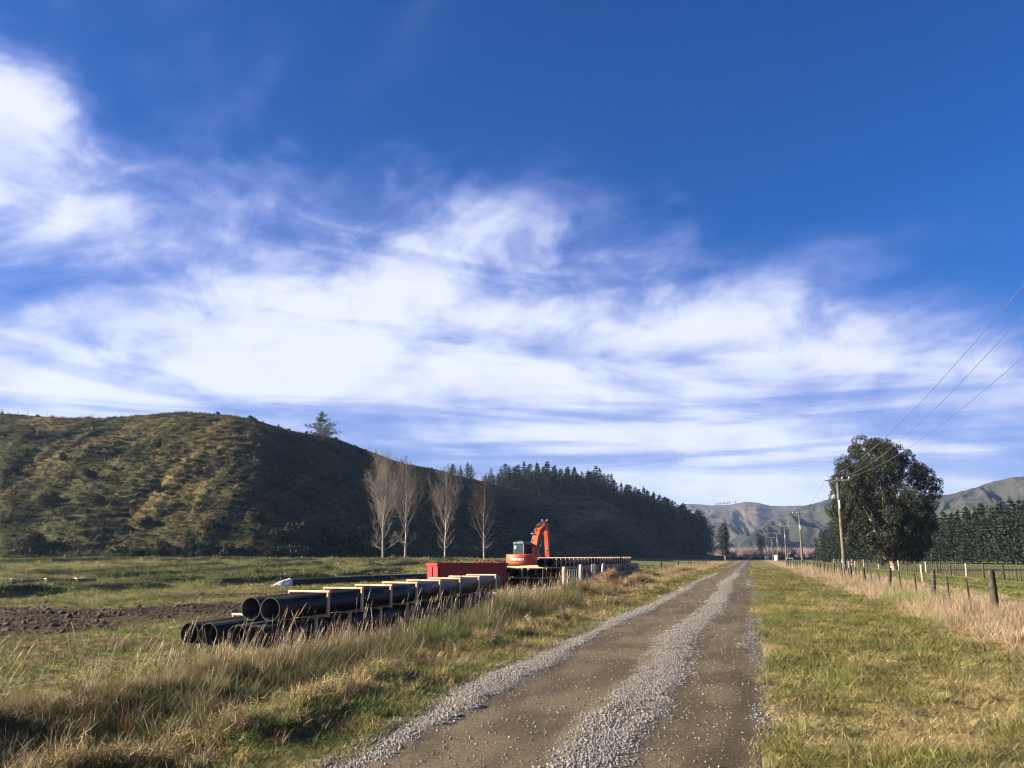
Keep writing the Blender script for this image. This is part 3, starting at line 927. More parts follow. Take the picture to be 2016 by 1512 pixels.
# the big gum tree
def gum_tree():
    rnd = random.Random(77); rng = np.random.default_rng(77)
    base = on_ground(1757, 1122.5)
    t = thing('gum_tree', 'huge spreading dark gum tree with pale forked trunk beyond the roadside fence', 'tree', (base.x, base.y, float(ground_z(base.x, base.y))), YAW)
    t.scale = (0.92, 0.92, 0.95)
    k = 0.0187
    lobes = [(625, 215, 75), (575, 280, 70), (700, 255, 85), (820, 235, 70), (870, 290, 80), (800, 330, 90), (660, 330, 95), (545, 350, 80), (470, 355, 70), (455, 430, 80), (430, 500, 80),
             (560, 450, 100), (680, 430, 100), (900, 400, 75), (960, 370, 60), (1040, 430, 70), (1085, 440, 65), (1100, 510, 60), (1085, 570, 60), (960, 490, 80), (800, 460, 100),
             (420, 600, 80), (400, 680, 75), (440, 770, 85), (500, 640, 100), (610, 580, 110), (740, 560, 110), (860, 590, 110), (1000, 620, 85), (1040, 680, 60), (950, 700, 100),
             (560, 740, 110), (680, 700, 110), (800, 710, 120), (900, 800, 110), (1000, 780, 80), (480, 850, 75), (560, 880, 85), (660, 840, 100), (770, 840, 100), (860, 900, 90), (960, 890, 80),
             (840, 1025, 48), (905, 1015, 48), (690, 1035, 30), (965, 1000, 50), (780, 1010, 40), (740, 950, 70), (600, 950, 55), (850, 980, 60), (930, 970, 60), (700, 1000, 40), (1010, 850, 50)]
    cents = []
    for x, y, r in lobes:
        X0, Z0, R0 = (x - 760) * k, (1090 - y) * k, r * k * 0.84
        half = 5.5 * math.sqrt(max(0.05, 1 - ((Z0 - 9.5) / 9.5) ** 2)) * math.sqrt(max(0.08, 1 - (X0 / 8.0) ** 2))
        cents.append((X0, rnd.uniform(-0.35, 0.35) * half, Z0, R0))
        if r > 70:
            for sgn in (-1, 1):
                cents.append((X0 * 0.86 + rnd.uniform(-.4, .4), sgn * half * rnd.uniform(0.55, 1.0), Z0 * 0.97 - 0.3, R0 * rnd.uniform(0.75, 0.95)))
    pts = []
    for cx, cy, cz, r in cents:
        n = int(1900 * r * r / 2.2)
        d = rng.normal(size=(n, 3)); d /= np.linalg.norm(d, axis=1)[:, None]
        rad = rng.uniform(0.35, 1.0, n) ** 0.6
        q = d * rad[:, None] * np.array([r * 1.05, r * 1.05, r * 0.95]) + np.array([cx, cy, cz])
        # smaller sprays inside each lobe, so that its surface breaks up
        keep = fbm(q[:, 0] * 1.5 + 40, q[:, 2] * 1.5 + q[:, 1] * 1.3, 7, 2) > 0.37
        pts.append(q[keep])
    pts = np.concatenate(pts)
    V, Fc = leaf_faces(pts, 0.27, rng, 0.36, droop=0.9)
    add('crown', mesh_np('gum_crown', V, Fc), M['gum_leaf'], t)
    tr = MB()
    tr.tube([(0.25, 0, -0.4), (0.15, 0, 0.25), (-0.05, 0, 1.0)], [0.78, 0.60, 0.55], 10, False)
    limbs = [((-0.1, 0, 0.9), (-0.9, 0.3, 2.2), (-1.9, 0.6, 4.4), (-3.4, 0.8, 7.5), (-4.8, 0.9, 10.8), 0.46), ((0.0, 0, 0.9), (0.1, -0.2, 3.0), (-0.4, -0.6, 6.5), (-0.8, -0.8, 11), (-1.2, -1, 15.6), 0.46),
             ((0.1, 0.1, 0.9), (0.6, 0.5, 2.8), (1.2, 1.0, 6.0), (1.6, 1.2, 10), (1.6, 1.1, 14.6), 0.42), ((0.2, -0.1, 0.8), (1.4, -0.5, 2.6), (3.0, -0.8, 6.0), (4.8, -0.6, 9.5), (6.0, -0.3, 11.5), 0.36),
             ((-0.3, 0, 1.3), (-1.6, -1.2, 2.3), (-2.6, -2.0, 2.7), (-3.3, -2.4, 2.6), (-3.9, -2.7, 2.9), 0.16), ((-0.2, 0, 1.6), (-1.8, -2.0, 3.2), (-2.8, -3.0, 4.4), (-3.8, -3.4, 6.4), (-5.0, -3.2, 9), 0.22)]
    for lb in limbs:
        P = [Vector(p) for p in lb[:-1]]; r = lb[-1]
        tr.tube(P, [r, r * .8, r * .58, r * .38, r * .15], 8, False)
        for i in range(1, 4):
            for _ in range(5):
                s = P[i].lerp(P[i + 1], rnd.random())
                c = min(cents, key=lambda c: (Vector(c[:3]) - s).length + rnd.uniform(0, 3.5))
                e = Vector(c[:3])
                if (e - s).length < 5.5:
                    mdl = s.lerp(e, 0.5) + Vector((rnd.gauss(0, .3), rnd.gauss(0, .3), 0.3))
                    tr.tube([s, mdl, e], [0.10, 0.07, 0.03], 5, False)
    add('trunk', tr.mesh('gum_trunk', True), M['bark_gum'], t)


gum_tree()


def slim_gum():
    rng = np.random.default_rng(91); rnd = random.Random(91)
    q = on_ground(1427, 1103.0); q = at(1427, 1100, 300)
    t = thing('slim_gum_tree', 'tall slim gum tree standing by itself where the road vanishes', 'tree', (q.x, q.y, float(ground_z(q.x, q.y))), YAW)
    pts = []
    for cx, cz, r in ((0.2, 11.6, 1.2), (-0.3, 10.5, 1.5), (0.5, 9.8, 1.5), (-0.8, 8.9, 1.6), (0.6, 8.2, 1.6), (-0.9, 7.3, 1.7), (0.3, 6.8, 1.6), (-0.4, 5.6, 1.6), (0.8, 5.0, 1.4), (-0.9, 4.4, 1.2), (0.4, 3.6, 1.4), (0.9, 2.7, 0.9), (-0.1, 2.8, 0.9)):
        n = int(220 * r)
        d = rng.normal(size=(n, 3)); d /= np.linalg.norm(d, axis=1)[:, None]
        pts.append(d * (rng.uniform(0.2, 1, n) ** 0.6)[:, None] * r + np.array([cx, rnd.uniform(-.5, .5), cz]))
    V, Fc = leaf_faces(np.concatenate(pts), 0.5, rng, 0.4, droop=0.6)
    add('crown', mesh_np('slim_gum_crown', V, Fc), M['gum_leaf'], t)
    tr = MB().tube([(0.3, 0, -0.3), (0.1, 0, 2), (0, 0, 6), (0.1, 0, 11.5)], [0.28, 0.22, 0.15, 0.04], 7).tube([(0.15, 0, 1.6), (0.9, 0.2, 4), (1.0, 0, 6.5)], [0.12, 0.08, 0.04], 5)
    add('trunk', tr.mesh('slim_gum_trunk', True), M['bark_gum'], t)


slim_gum()


def bush_mesh(seed, n=900, leaf=0.24, lumps=6):
    rng = np.random.default_rng(seed)
    pts = []
    for i in range(lumps):
        c = rng.normal(0, 0.42, 3); c[2] = abs(c[2]) * 0.8 + 0.30
        r = rng.uniform(0.35, 0.6)
        m = n // lumps
        d = rng.normal(size=(m, 3)); d /= np.linalg.norm(d, axis=1)[:, None]
        pts.append(c + d * (rng.uniform(0.3, 1, m) ** .5)[:, None] * r)
    pts = np.concatenate(pts); pts[:, 2] = np.abs(pts[:, 2])
    V, Fc = leaf_faces(pts, leaf, rng, 0.5)
    me = mesh_np('bush', V, Fc); me.materials.append(M['shrub'])
    return me


BUSH = [bush_mesh(600 + i) for i in range(4)]
brnd = random.Random(5)
# scrub on the lit face: column, height fraction, size in metres
for px, v, s in ((70, .06, 2.6), (62, .03, 2.0), (178, .37, 1.7), (95, .27, 1.9), (88, .24, 1.5), (190, .24, 1.4), (222, .55, 1.5), (215, .52, 1.3), (330, .22, 1.5), (348, .25, 1.3),
                 (300, .33, 1.3), (245, .13, 1.4), (170, .10, 1.1), (30, .42, 1.2), (420, .13, 1.3), (470, .36, 1.6), (120, .50, 1.3), (150, .62, 1.2), (310, .60, 1.2), (55, .66, 1.3), (505, .18, 1.9), (520, .28, 1.4), (290, .17, 1.5), (390, .42, 1.2)):
    q = hill_point(px, v)
    o = add('hill_shrub', BUSH[brnd.randrange(4)], None, loc=(q.x, q.y, q.z - 0.25), label='small dark shrub growing on the grassy hill face', cat='shrub', group='shrubs on the hill face')
    o.scale = (s, s, s * brnd.uniform(0.9, 1.3)); o.rotation_euler = (0, 0, brnd.random() * 6)
# scrub thicket at the foot
for k in range(34):
    px = 225 + 15.5 * k + brnd.uniform(-6, 6)
    big = 560 < px < 700
    q = hill_point(px, brnd.uniform(0.0, 0.05) if not big else brnd.uniform(0.0, 0.10))
    s = brnd.uniform(1.3, 2.0) if not big else brnd.uniform(2.2, 3.4)
    o = add('foot_shrub', BUSH[brnd.randrange(4)], None, loc=(q.x, q.y, q.z - 0.2),
            label='big bushy shrub beside the bare poplars at the hill foot' if big else 'low dark shrub in the thicket along the hill foot', cat='shrub',
            group='big shrubs by the poplars' if big else 'thicket at the hill foot')
    o.scale = (s, s, s * brnd.uniform(0.9, 1.2)); o.rotation_euler = (0, 0, brnd.random() * 6)
# little shrubs on the crest
for px, s in ((431, 1.3), (492, 1.5), (500, 1.0), (545, 0.9), (566, 0.9), (740, 1.0), (790, 0.9), (18, 0.8), (72, 1.0), (600, 1.2), (618, 1.3), (660, 1.2), (700, 0.9), (720, 0.8), (850, 0.9), (870, 1.0)):
    q = hill_point(px, 0.995)
    o = add('crest_shrub', BUSH[brnd.randrange(4)], None, loc=(q.x, q.y, q.z - 0.2), label='tiny shrub on the hill crest against the sky', cat='shrub', group='shrubs on the hill crest')
    o.scale = (s * 0.55, s * 0.55, s * 0.6); o.rotation_euler = (0, 0, brnd.random() * 6)


# ------------------------------------------------------------------ instanced stuff (grass, stones, clods)
PROTO = bpy.data.collections.new('prototypes')


def scatter(name, protos, pts, rot, scl, tint, label, mat=None, kind='stuff', idx=None):
    pts = np.asarray(pts, np.float32); n = len(pts)
    col = bpy.data.collections.new(name + '_prototypes')
    for i, pm in enumerate(protos):
        col.objects.link(bpy.data.objects.new('%s_piece_%02d' % (name, i), pm))
    me = bpy.data.meshes.new(name)
    me.vertices.add(n); me.vertices.foreach_set('co', pts.ravel())
    def att(nm, ty, arr, key):
        a = me.attributes.new(nm, ty, 'POINT'); a.data.foreach_set(key, np.ascontiguousarray(arr).ravel())
    att('rot', 'FLOAT_VECTOR', np.asarray(rot, np.float32), 'vector')
    att('scl', 'FLOAT_VECTOR', np.asarray(scl, np.float32), 'vector')
    att('idx', 'INT', (RNG.integers(0, len(protos), n) if idx is None else np.asarray(idx)).astype(np.int32), 'value')
    t4 = np.ones((n, 4), np.float32); t4[:, :3] = tint
    att('tint', 'FLOAT_COLOR', t4, 'color')
    o = add(name, me, None, label=label, kind=kind)
    ng = bpy.data.node_groups.new(name + '_nodes', 'GeometryNodeTree')
    ng.interface.new_socket('Geometry', in_out='INPUT', socket_type='NodeSocketGeometry')
    ng.interface.new_socket('Geometry', in_out='OUTPUT', socket_type='NodeSocketGeometry')
    N, Lk = ng.nodes, ng.links
    gi, go = N.new('NodeGroupInput'), N.new('NodeGroupOutput')
    ci = N.new('GeometryNodeCollectionInfo'); ci.inputs['Collection'].default_value = col
    ci.inputs['Separate Children'].default_value = True; ci.inputs['Reset Children'].default_value = True
    iop = N.new('GeometryNodeInstanceOnPoints'); iop.inputs['Pick Instance'].default_value = True
    def na(nm, ty):
        a = N.new('GeometryNodeInputNamedAttribute'); a.data_type = ty; a.inputs['Name'].default_value = nm
        return a.outputs['Attribute']
    er = N.new('FunctionNodeEulerToRotation')
    Lk.new(na('rot', 'FLOAT_VECTOR'), er.inputs[0])
    Lk.new(gi.outputs[0], iop.inputs['Points']); Lk.new(ci.outputs[0], iop.inputs['Instance'])
    Lk.new(na('idx', 'INT'), iop.inputs['Instance Index']); Lk.new(er.outputs[0], iop.inputs['Rotation'])
    Lk.new(na('scl', 'FLOAT_VECTOR'), iop.inputs['Scale']); Lk.new(iop.outputs[0], go.inputs[0])
    md = o.modifiers.new('scatter', 'NODES'); md.node_group = ng
    return o


def blades(name, n, h, spread, lean, width, seed, mat, segs=3, curl=0.5, wind=(0, 0), head=0.0):
    """a tuft of tapering, bending grass blades; head > 0 adds seed heads on stalks"""
    rng = np.random.default_rng(seed)
    V, Fq = [], []
    for i in range(n):
        a = rng.uniform(0, 6.283); r = spread * math.sqrt(rng.uniform(0, 1))
        b = np.array((math.cos(a) * r, math.sin(a) * r, -0.02))
        hh = h * rng.uniform(0.45, 1.15)
        fa = rng.uniform(0, 6.283)
        dirv = np.array((math.cos(fa) * lean * rng.uniform(0.3, 1.2) + wind[0], math.sin(fa) * lean * rng.uniform(0.3, 1.2) + wind[1], 1.0))
        dirv /= np.linalg.norm(dirv)
        sa = rng.uniform(0, 6.283); side = np.array((math.cos(sa), math.sin(sa), 0)) * width * rng.uniform(0.6, 1.2)
        bend = np.array((dirv[0], dirv[1], -0.35)) * curl * rng.uniform(0.2, 1.3) * hh
        i0 = len(V)
        for s in range(segs + 1):
            f = s / segs
            p = b + dirv * hh * f + bend * f * f
            wv = side * (1 - f) ** 0.7 if head <= 0 else side * (0.55 + (2.6 * head if 0.80 <= f < 0.99 else 0)) * (1 if f < 0.99 else 0.15)
            V += [p - wv, p + wv]
        for s in range(segs):
            Fq.append((i0 + 2 * s, i0 + 2 * s + 1, i0 + 2 * s + 3, i0 + 2 * s + 2))
    me = mesh_np(name, np.array(V), np.array(Fq)); me.materials.append(mat)
    return me


def in_view(x, y, margin=1.06):
    """keep scattered pieces to the ground the photograph shows, with room to step aside"""
    f = -x * math.sin(YAW) + y * math.cos(YAW); r = x * math.cos(YAW) + y * math.sin(YAW)
    return (f > 3.5) & (np.abs(r) < f * 0.60 * margin + 2.0)


def region(x0, x1, y0, y1, dens, seed, fall=None):
    rng = np.random.default_rng(seed)
    n = int((x1 - x0) * (y1 - y0) * dens)
    x = rng.uniform(x0, x1, n); y = rng.uniform(y0, y1, n)
    k = in_view(x, y)
    if fall: k &= rng.uniform(0, 1, n) < np.clip((fall / np.hypot(x, y)), 0, 1) ** 1.6
    return x[k], y[k], rng


def euler(n, rng, tilt=0.15):
    return np.stack([rng.normal(0, tilt, n), rng.normal(0, tilt, n), rng.uniform(0, 6.283, n)], 1)


SHORT = [blades('short_tuft', 46, 0.085, 0.13, 0.75, 0.0030, 700 + i, M['grass'], 3, 0.7) for i in range(4)]
MED = [blades('medium_tuft', 60, 0.17, 0.11, 0.65, 0.0036, 710 + i, M['grass'], 4, 0.8) for i in range(4)]
COARSE = [blades('coarse_tuft', 40, 0.17, 0.30, 0.8, 0.010, 720 + i, M['grass'], 3, 0.6) for i in range(3)]
LONG = [blades('long_tuft', 80, 0.52, 0.16, 0.55, 0.0048, 730 + i, M['grass'], 5, 0.9) for i in range(4)]
STALK = [blades('dry_stalks', 16, 0.85, 0.20, 0.20, 0.0028, 740 + i, M['grass'], 6, 0.10, (0.22, 0.05), 0.55) for i in range(4)]
STRAWT = [blades('bleached_tuft', 70, 0.46, 0.17, 0.32, 0.0040, 750 + i, M['grass'], 4, 0.35, (0.06, 0.0), 0.15) for i in range(4)]


def grass_patch(name, protos, x, y, rng, scl, tint, label, tilt=0.15, jitter=0.38):
    n = len(x)
    t = tint * rng.uniform(1 - jitter, 1 + jitter, (n, 1)) * rng.uniform(0.93, 1.07, (n, 3))
    z = ground_z(x, y)
    return scatter(name, protos, np.stack([x, y, z], 1), euler(n, rng, tilt), scl, t, label)


def not_road(x, y, pad=0.05):
    l, r = road_edges(y)
    return (x > r - pad) | (x < l + pad)


BOOST = 0.93
# short turf: verges
xa, ya, rng = region(-9.0, 9.0, 3.6, 34, 150, 801, fall=8.5)
k = not_road(xa, ya, 0.03 + 0.08 * vnoise(ya * 5, xa * 5, 3))
xa, ya = xa[k], ya[k]
g = ground_color(xa, ya) * BOOST
dist = np.hypot(xa, ya)
s = (0.75 + 0.055 * dist) * rng.uniform(0.65, 1.35, len(xa))
thin = 0.15 + 1.2 * fbm(xa * 1.3, ya * 1.3, 805, 3)
sc = np.stack([s, s, s * thin], 1)
grass_patch('verge_turf', SHORT, xa, ya, rng, sc, g, 'short olive and straw coloured turf on both verges')
# the same turf further along both verges
xa, ya, rng = region(-9.0, 9.0, 28, 120, 26, 803, fall=38)
k = not_road(xa, ya, 0.0)
xa, ya = xa[k], ya[k]
s = (0.7 + 0.050 * np.hypot(xa, ya)) * rng.uniform(0.65, 1.35, len(xa))
grass_patch('far_verge_turf', SHORT, xa, ya, rng, np.stack([s, s, s * (0.10 + 0.7 * fbm(xa * 0.9, ya * 0.9, 807, 3))], 1), ground_color(xa, ya) * BOOST, 'olive turf of both verges further along the road')
# scattered thicker tufts
xa, ya, rng = region(-6.4, 6.0, 3.8, 30, 26, 811, fall=11)
k = not_road(xa, ya, 0.0) & (fbm(xa * 0.8, ya * 0.8, 815, 3) > 0.46)
xa, ya = xa[k], ya[k]
g = lerp(ground_color(xa, ya), C_GREEN, 0.55 * rng.uniform(0, 1, len(xa))) * BOOST
s = rng.uniform(0.5, 1.2, len(xa)) * (0.9 + 0.02 * np.hypot(xa, ya))
grass_patch('verge_tufts', MED, xa, ya, rng, np.stack([s, s, s * rng.uniform(0.6, 1.1, len(xa))], 1), g, 'thicker green tufts scattered through the verges', 0.25)
# raked-up mown grass along the left verge
xa, ya, rng = region(-5.9, -4.0, 4.2, 60, 60, 817, fall=11)
k = rng.uniform(0, 1, len(xa)) < np.exp(-((xa + 4.85 + 0.35 * (vnoise(ya * 0.4, 0 * ya, 23) - 0.5)) / 0.60) ** 2) * sstep(0.40, 0.58, fbm(xa * 1.1, ya * 0.9, 818, 3))
xa, ya = xa[k], ya[k]
g = lerp(C_BROWN * 1.2, C_STRAW, rng.uniform(0, 1, len(xa)) ** 1.3)
s = rng.uniform(0.7, 1.4, len(xa)) * (0.85 + 0.03 * np.hypot(xa, ya))
grass_patch('mown_grass', MED, xa, ya, rng, np.stack([s, s, s * 0.75], 1), g, 'brown and straw mown grass raked along the left verge', 0.6)
# left paddock turf
xa, ya, rng = region(-46, -8.0, 8, 62, 26, 821, fall=18)
k = (rng.uniform(0, 1, len(xa)) > 0.80 * soil_mask(xa, ya) ** 1.5)
xa, ya = xa[k], ya[k]
dist = np.hypot(xa, ya)
g = ground_color(xa, ya) * BOOST
s = (0.55 + 0.020 * dist) * rng.uniform(0.6, 1.3, len(xa))
hh = ground_z(xa, ya) - field_z(ya)
sc = np.stack([s, s, s * (0.55 + 1.6 * np.clip(hh, 0, 0.6))], 1)
grass_patch('paddock_turf', COARSE, xa, ya, rng, sc, lerp(g, C_DARK * 1.6, np.clip(hh * 1.6, 0, 0.75)), 'green and yellowing turf of the left paddock')
xa, ya, rng = region(-120, -10, 50, 150, 2.6, 825, fall=70)
dist = np.hypot(xa, ya)
k = dist < 150
xa, ya, dist = xa[k], ya[k], dist[k]
s = (0.5 + 0.022 * dist) * rng.uniform(0.6, 1.3, len(xa))
grass_patch('far_paddock_turf', COARSE, xa, ya, rng, np.stack([s, s, s * rng.uniform(0.3, 0.8, len(xa))], 1), ground_color(xa, ya) * BOOST, 'rough olive turf of the left paddock towards the hill')
# right paddock turf
xa, ya, rng = region(8.0, 34, 16, 90, 14, 831, fall=34)
dist = np.hypot(xa, ya)
s = (0.5 + 0.014 * dist) * rng.uniform(0.6, 1.3, len(xa))
grass_patch('right_paddock_turf', COARSE, xa, ya, rng, np.stack([s, s, s * 0.55], 1), ground_color(xa, ya) * BOOST, 'green turf of the right paddock')
# the tall-grass bank on the left
xa, ya, rng = region(-8.6, -5.3, 4.5, 75, 34, 841, fall=15)
d = np.exp(-((xa + 6.45) / 0.95) ** 2) * (0.85 + 0.8 * fbm(xa * 0.5, ya * 0.35, 845, 3))
k = (rng.uniform(0, 1, len(xa)) < d) & ~((ya > 50) & (rng.uniform(0, 1, len(xa)) < 0.5))
xa, ya = xa[k], ya[k]
g = lerp(lerp(C_DARK * 1.5, C_BROWN * 1.15, np.clip(rng.uniform(0, 1, len(xa)) * sstep(0.35, 0.6, fbm(xa * 0.4, ya * 0.3, 848, 3)) + 0.8 * (1 - sstep(-7.3, -6.4, xa)), 0, 1)), C_STRAW * 0.7, 0.5 * sstep(0.45, 0.7, fbm(xa * 0.7, ya * 0.5, 847, 3)) * (1 - sstep(-6.6, -6.0, xa)))  # dark green grass, tinted darker towards the road to deepen the bank's shaded side
s = rng.uniform(0.45, 0.95, len(xa)) * (0.85 + 0.018 * ya) * (0.75 + 0.5 * sstep(-6.9, -6.2, xa)) * (1 - 0.55 * sstep(36, 42, ya)) * (0.78 + 0.22 * sstep(9, 20, ya))
grass_patch('bank_long_grass', LONG, xa, ya, rng, np.stack([s, s, s * rng.uniform(0.65, 1.1, len(xa))], 1), g, 'long dark green and brown grass covering the roadside bank', 0.25)
xa, ya, rng = region(-9.2, -5.8, 4.5, 75, 26, 851, fall=16)
d = np.exp(-((xa + 7.4) / 0.95) ** 2) * (0.03 + 0.45 * sstep(0.44, 0.66, fbm(xa * 0.35, ya * 0.22, 855, 3))) * (0.55 + 2.2 * sstep(20, 34, ya))
k = rng.uniform(0, 1, len(xa)) < d
xa, ya = xa[k], ya[k]
g = lerp(np.array((0.42, 0.32, 0.22)), np.array((0.24, 0.165, 0.12)), rng.uniform(0, 1, len(xa)))
s = rng.uniform(0.40, 0.95, len(xa)) * (0.72 + 0.55 * sstep(18, 34, ya)) * (1 - 0.6 * sstep(37, 42, ya))
n = len(xa)
rot = np.stack([rng.normal(0, 0.12, n), rng.normal(0, 0.12, n), rng.normal(0, 0.7, n)], 1)
scatter('bank_dry_stalks', STALK, np.stack([xa, ya, ground_z(xa, ya)], 1), rot, np.stack([s, s, s], 1), g, 'dry seeding grass stalks leaning over the left bank')
LONE = [blades('lone_stalk', 4, 0.95, 0.10, 0.16, 0.0030, 780 + i, M['grass'], 8, 0.12, (0.32, 0.06), 0.55) for i in range(5)]
xa, ya, rng = region(-9.6, -5.9, 4.5, 34, 2.6, 857, fall=22)
n = len(xa)
g = lerp(np.array((0.55, 0.44, 0.30)), np.array((0.36, 0.27, 0.19)), rng.uniform(0, 1, n))
s = rng.uniform(0.55, 1.1, n)
rot = np.stack([rng.normal(0, 0.15, n), rng.normal(0, 0.15, n), rng.normal(0, 0.8, n)], 1)
scatter('single_seed_stalks', LONE, np.stack([xa, ya, ground_z(xa, ya)], 1), rot, np.stack([s, s, s], 1), g, 'tall pale single seed stalks standing out of the left bank')
# bleached grass along the roadside fence
xa, ya, rng = region(3.6, 9.5, 9, 110, 30, 861, fall=17)
wob = 1.1 * (fbm(xa * 0.3, ya * 0.15, 865, 3) - 0.5)
d = sstep(3.9, 5.0, xa + wob) * (1 - 0.55 * sstep(7.0, 9.0, xa + wob))
k = rng.uniform(0, 1, len(xa)) < d * (0.4 + 0.8 * fbm(xa * 0.6, ya * 0.4, 867, 3))
xa, ya = xa[k], ya[k]
dist = np.hypot(xa, ya)
g = lerp(np.array((0.37, 0.275, 0.195)), np.array((0.25, 0.185, 0.115)), rng.uniform(0, 1, len(xa)))
g = lerp(g, C_GREEN * 1.5, 0.7 * sstep(0.60, 0.72, fbm(xa * 0.8, ya * 0.5, 868, 3)))
s = rng.uniform(0.55, 1.15, len(xa)) * (0.85 + 0.012 * dist)
hz = s * (0.55 + 0.55 * np.exp(-((xa - 6.0) / 0.9) ** 2))
grass_patch('fence_dry_grass', STRAWT, xa, ya, rng, np.stack([s, s, hz], 1), g, 'bleached pinkish grass standing along the roadside fence', 0.10, 0.18)
# grey-brown litter of rank grass on the far left verge
xa, ya, rng = region(-8.4, -5.0, 52, 200, 9, 871, fall=70)
k = fbm(xa * 0.4, ya * 0.12, 875, 3) > 0.47
xa, ya = xa[k], ya[k]
s = rng.uniform(0.7, 1.4, len(xa)) * (0.9 + 0.006 * ya)
grass_patch('far_verge_grass', STRAWT, xa, ya, rng, np.stack([s, s, s * 0.6], 1), lerp(C_BROWN * 1.4, C_STRAW, rng.uniform(0, 1, len(xa))), 'brown rank grass on the left verge beyond the gate', 0.2)


# stones on the road
def stone_mesh(seed):
    rng = np.random.default_rng(seed)
    b = [(1, 0, 0), (-1, 0, 0), (0, 1, 0), (0, -1, 0), (0, 0, 1), (0, 0, -1)]
    V = [np.array(p, float) for p in b]
    tri = [(0, 2, 4), (2, 1, 4), (1, 3, 4), (3, 0, 4), (2, 0, 5), (1, 2, 5), (3, 1, 5), (0, 3, 5)]
    mid, T = {}, []
    def md(i, j):
        kk = (min(i, j), max(i, j))
        if kk not in mid:
            p = V[i] + V[j]; V.append(p / np.linalg.norm(p)); mid[kk] = len(V) - 1
        return mid[kk]
    for a, b_, c_ in tri:
        x, y, z = md(a, b_), md(b_, c_), md(c_, a)
        T += [(a, x, z), (x, b_, y), (z, y, c_), (x, y, z)]
    V = np.array(V) * rng.uniform(0.62, 1.2, (len(V), 1)) * np.array([1, rng.uniform(0.6, 0.95), rng.uniform(0.45, 0.75)])
    me = mesh_np('stone', V, np.array(T)); me.materials.append(M['stone'])
    return me


STONES = [stone_mesh(900 + i) for i in range(6)]
x1, y1, rng = region(-4.1, 0.55, 32, 85, 110, 902, fall=45)
xa, ya, rng = region(-4.1, 0.55, 4.2, 36, 2300, 901, fall=7.0)
xa = np.concatenate([xa, x1]); ya = np.concatenate([ya, y1])
l, r = road_edges(ya)
p_ = np.where((xa > l - 0.12) & (xa < r + 0.06), 0.04 + 0.96 * gravel(xa, ya) ** 1.3, 0.05)
p_ = p_ * np.where(xa > -0.3, 0.45 + 0.55 * sstep(0.35, 0.6, fbm(xa * 2, ya * 0.5, 905, 3)), 1.0)
k = rng.uniform(0, 1, len(xa)) < p_
xa, ya = xa[k], ya[k]
dist = np.hypot(xa, ya)
s = np.minimum(np.exp(rng.normal(math.log(0.0080), 0.42, len(xa))), 0.0165) * (0.85 + 0.034 * dist)
n = len(xa)
inside = (xa > road_edges(ya)[0] + 0.1) & (xa < road_edges(ya)[1] - 0.1)
z = np.where(inside, road_z(xa, ya), np.maximum(ground_z(xa, ya), 0.0)) + s * 0.25
rot = np.stack([rng.uniform(0, 6.28, n) * 0.15, rng.uniform(0, 6.28, n) * 0.15, rng.uniform(0, 6.28, n)], 1)
scatter('loose_gravel', STONES, np.stack([xa, ya, z], 1), rot, np.stack([s, s, s], 1), np.ones((n, 3)), 'loose grey crushed stones in strips along the road')

# clods on the turned soil
CLOD = [stone_mesh(920 + i) for i in range(4)]
for c_ in CLOD: c_.materials.clear(); c_.materials.append(M['soil'])
xa, ya, rng = region(-40, -10, 10, 52, 26, 911, fall=26)
k = rng.uniform(0, 1, len(xa)) < soil_mask(xa, ya) ** 1.5
xa, ya = xa[k], ya[k]; n = len(xa)
s = np.exp(rng.normal(math.log(0.036), 0.55, n)) * (0.7 + 0.012 * np.hypot(xa, ya))
scatter('soil_clods', CLOD, np.stack([xa, ya, ground_z(xa, ya)], 1), euler(n, rng, 0.5), np.stack([s, s, s], 1), np.ones((n, 3)), 'dark clods on the turned brown soil')

# tussocks on the hill face
TUSS = [blades('hill_tussock', 26, 0.8, 0.45, 0.7, 0.045, 760 + i, M['grass'], 2, 0.5) for i in range(3)]
rng = np.random.default_rng(931)
n = 42000
ui = rng.integers(0, int(NU * 0.93), n); vi = (rng.uniform(0.0, 0.998, n) * NVF).astype(int)
k = (tm[ui, vi] * (terr[ui, vi] > 0.6) * 0.8 + 0.32 + 0.6 * (hn2[ui, vi] > 0.55)) > rng.uniform(0, 1, n)
ui, vi = ui[k], vi[k]; n = len(ui)
s = np.exp(rng.normal(math.log(0.75), 0.35, n))
scatter('hill_tussock_grass', TUSS, np.stack([HX[ui, vi], HYY[ui, vi], HZ[ui, vi] - 0.05], 1), euler(n, rng, 0.2), np.stack([s, s, s * 0.9], 1),
        hc[ui, vi] * rng.uniform(0.8, 1.5, (n, 1)), 'rough tussock grass over the whole hill face')

# bare willows and low scrub far down the valley
def twig_fan(seed):
    rnd = random.Random(seed); b = MB()
    for i in range(46):
        a = rnd.random() * 6.28; p = Vector((rnd.gauss(0, .5), rnd.gauss(0, .5), 0))
        d = Vector((math.cos(a) * .5, math.sin(a) * .5, rnd.uniform(.8, 1.5))).normalized()
        L = rnd.uniform(2.2, 4.6)
        q = p + d * L * .5; e = q + (d + Vector((rnd.gauss(0, .3), rnd.gauss(0, .3), .2))).normalized() * L * .5
        b.tube([p, q, e], [0.10, 0.075, 0.03], 3, False)
        for _ in range(2):
            b.tube([q, q + Vector((rnd.gauss(0, .6), rnd.gauss(0, .6), rnd.uniform(.4, 1.3)))], [0.06, 0.025], 3, False)
    me = b.mesh('willow'); me.materials.append(M['willow']); return me


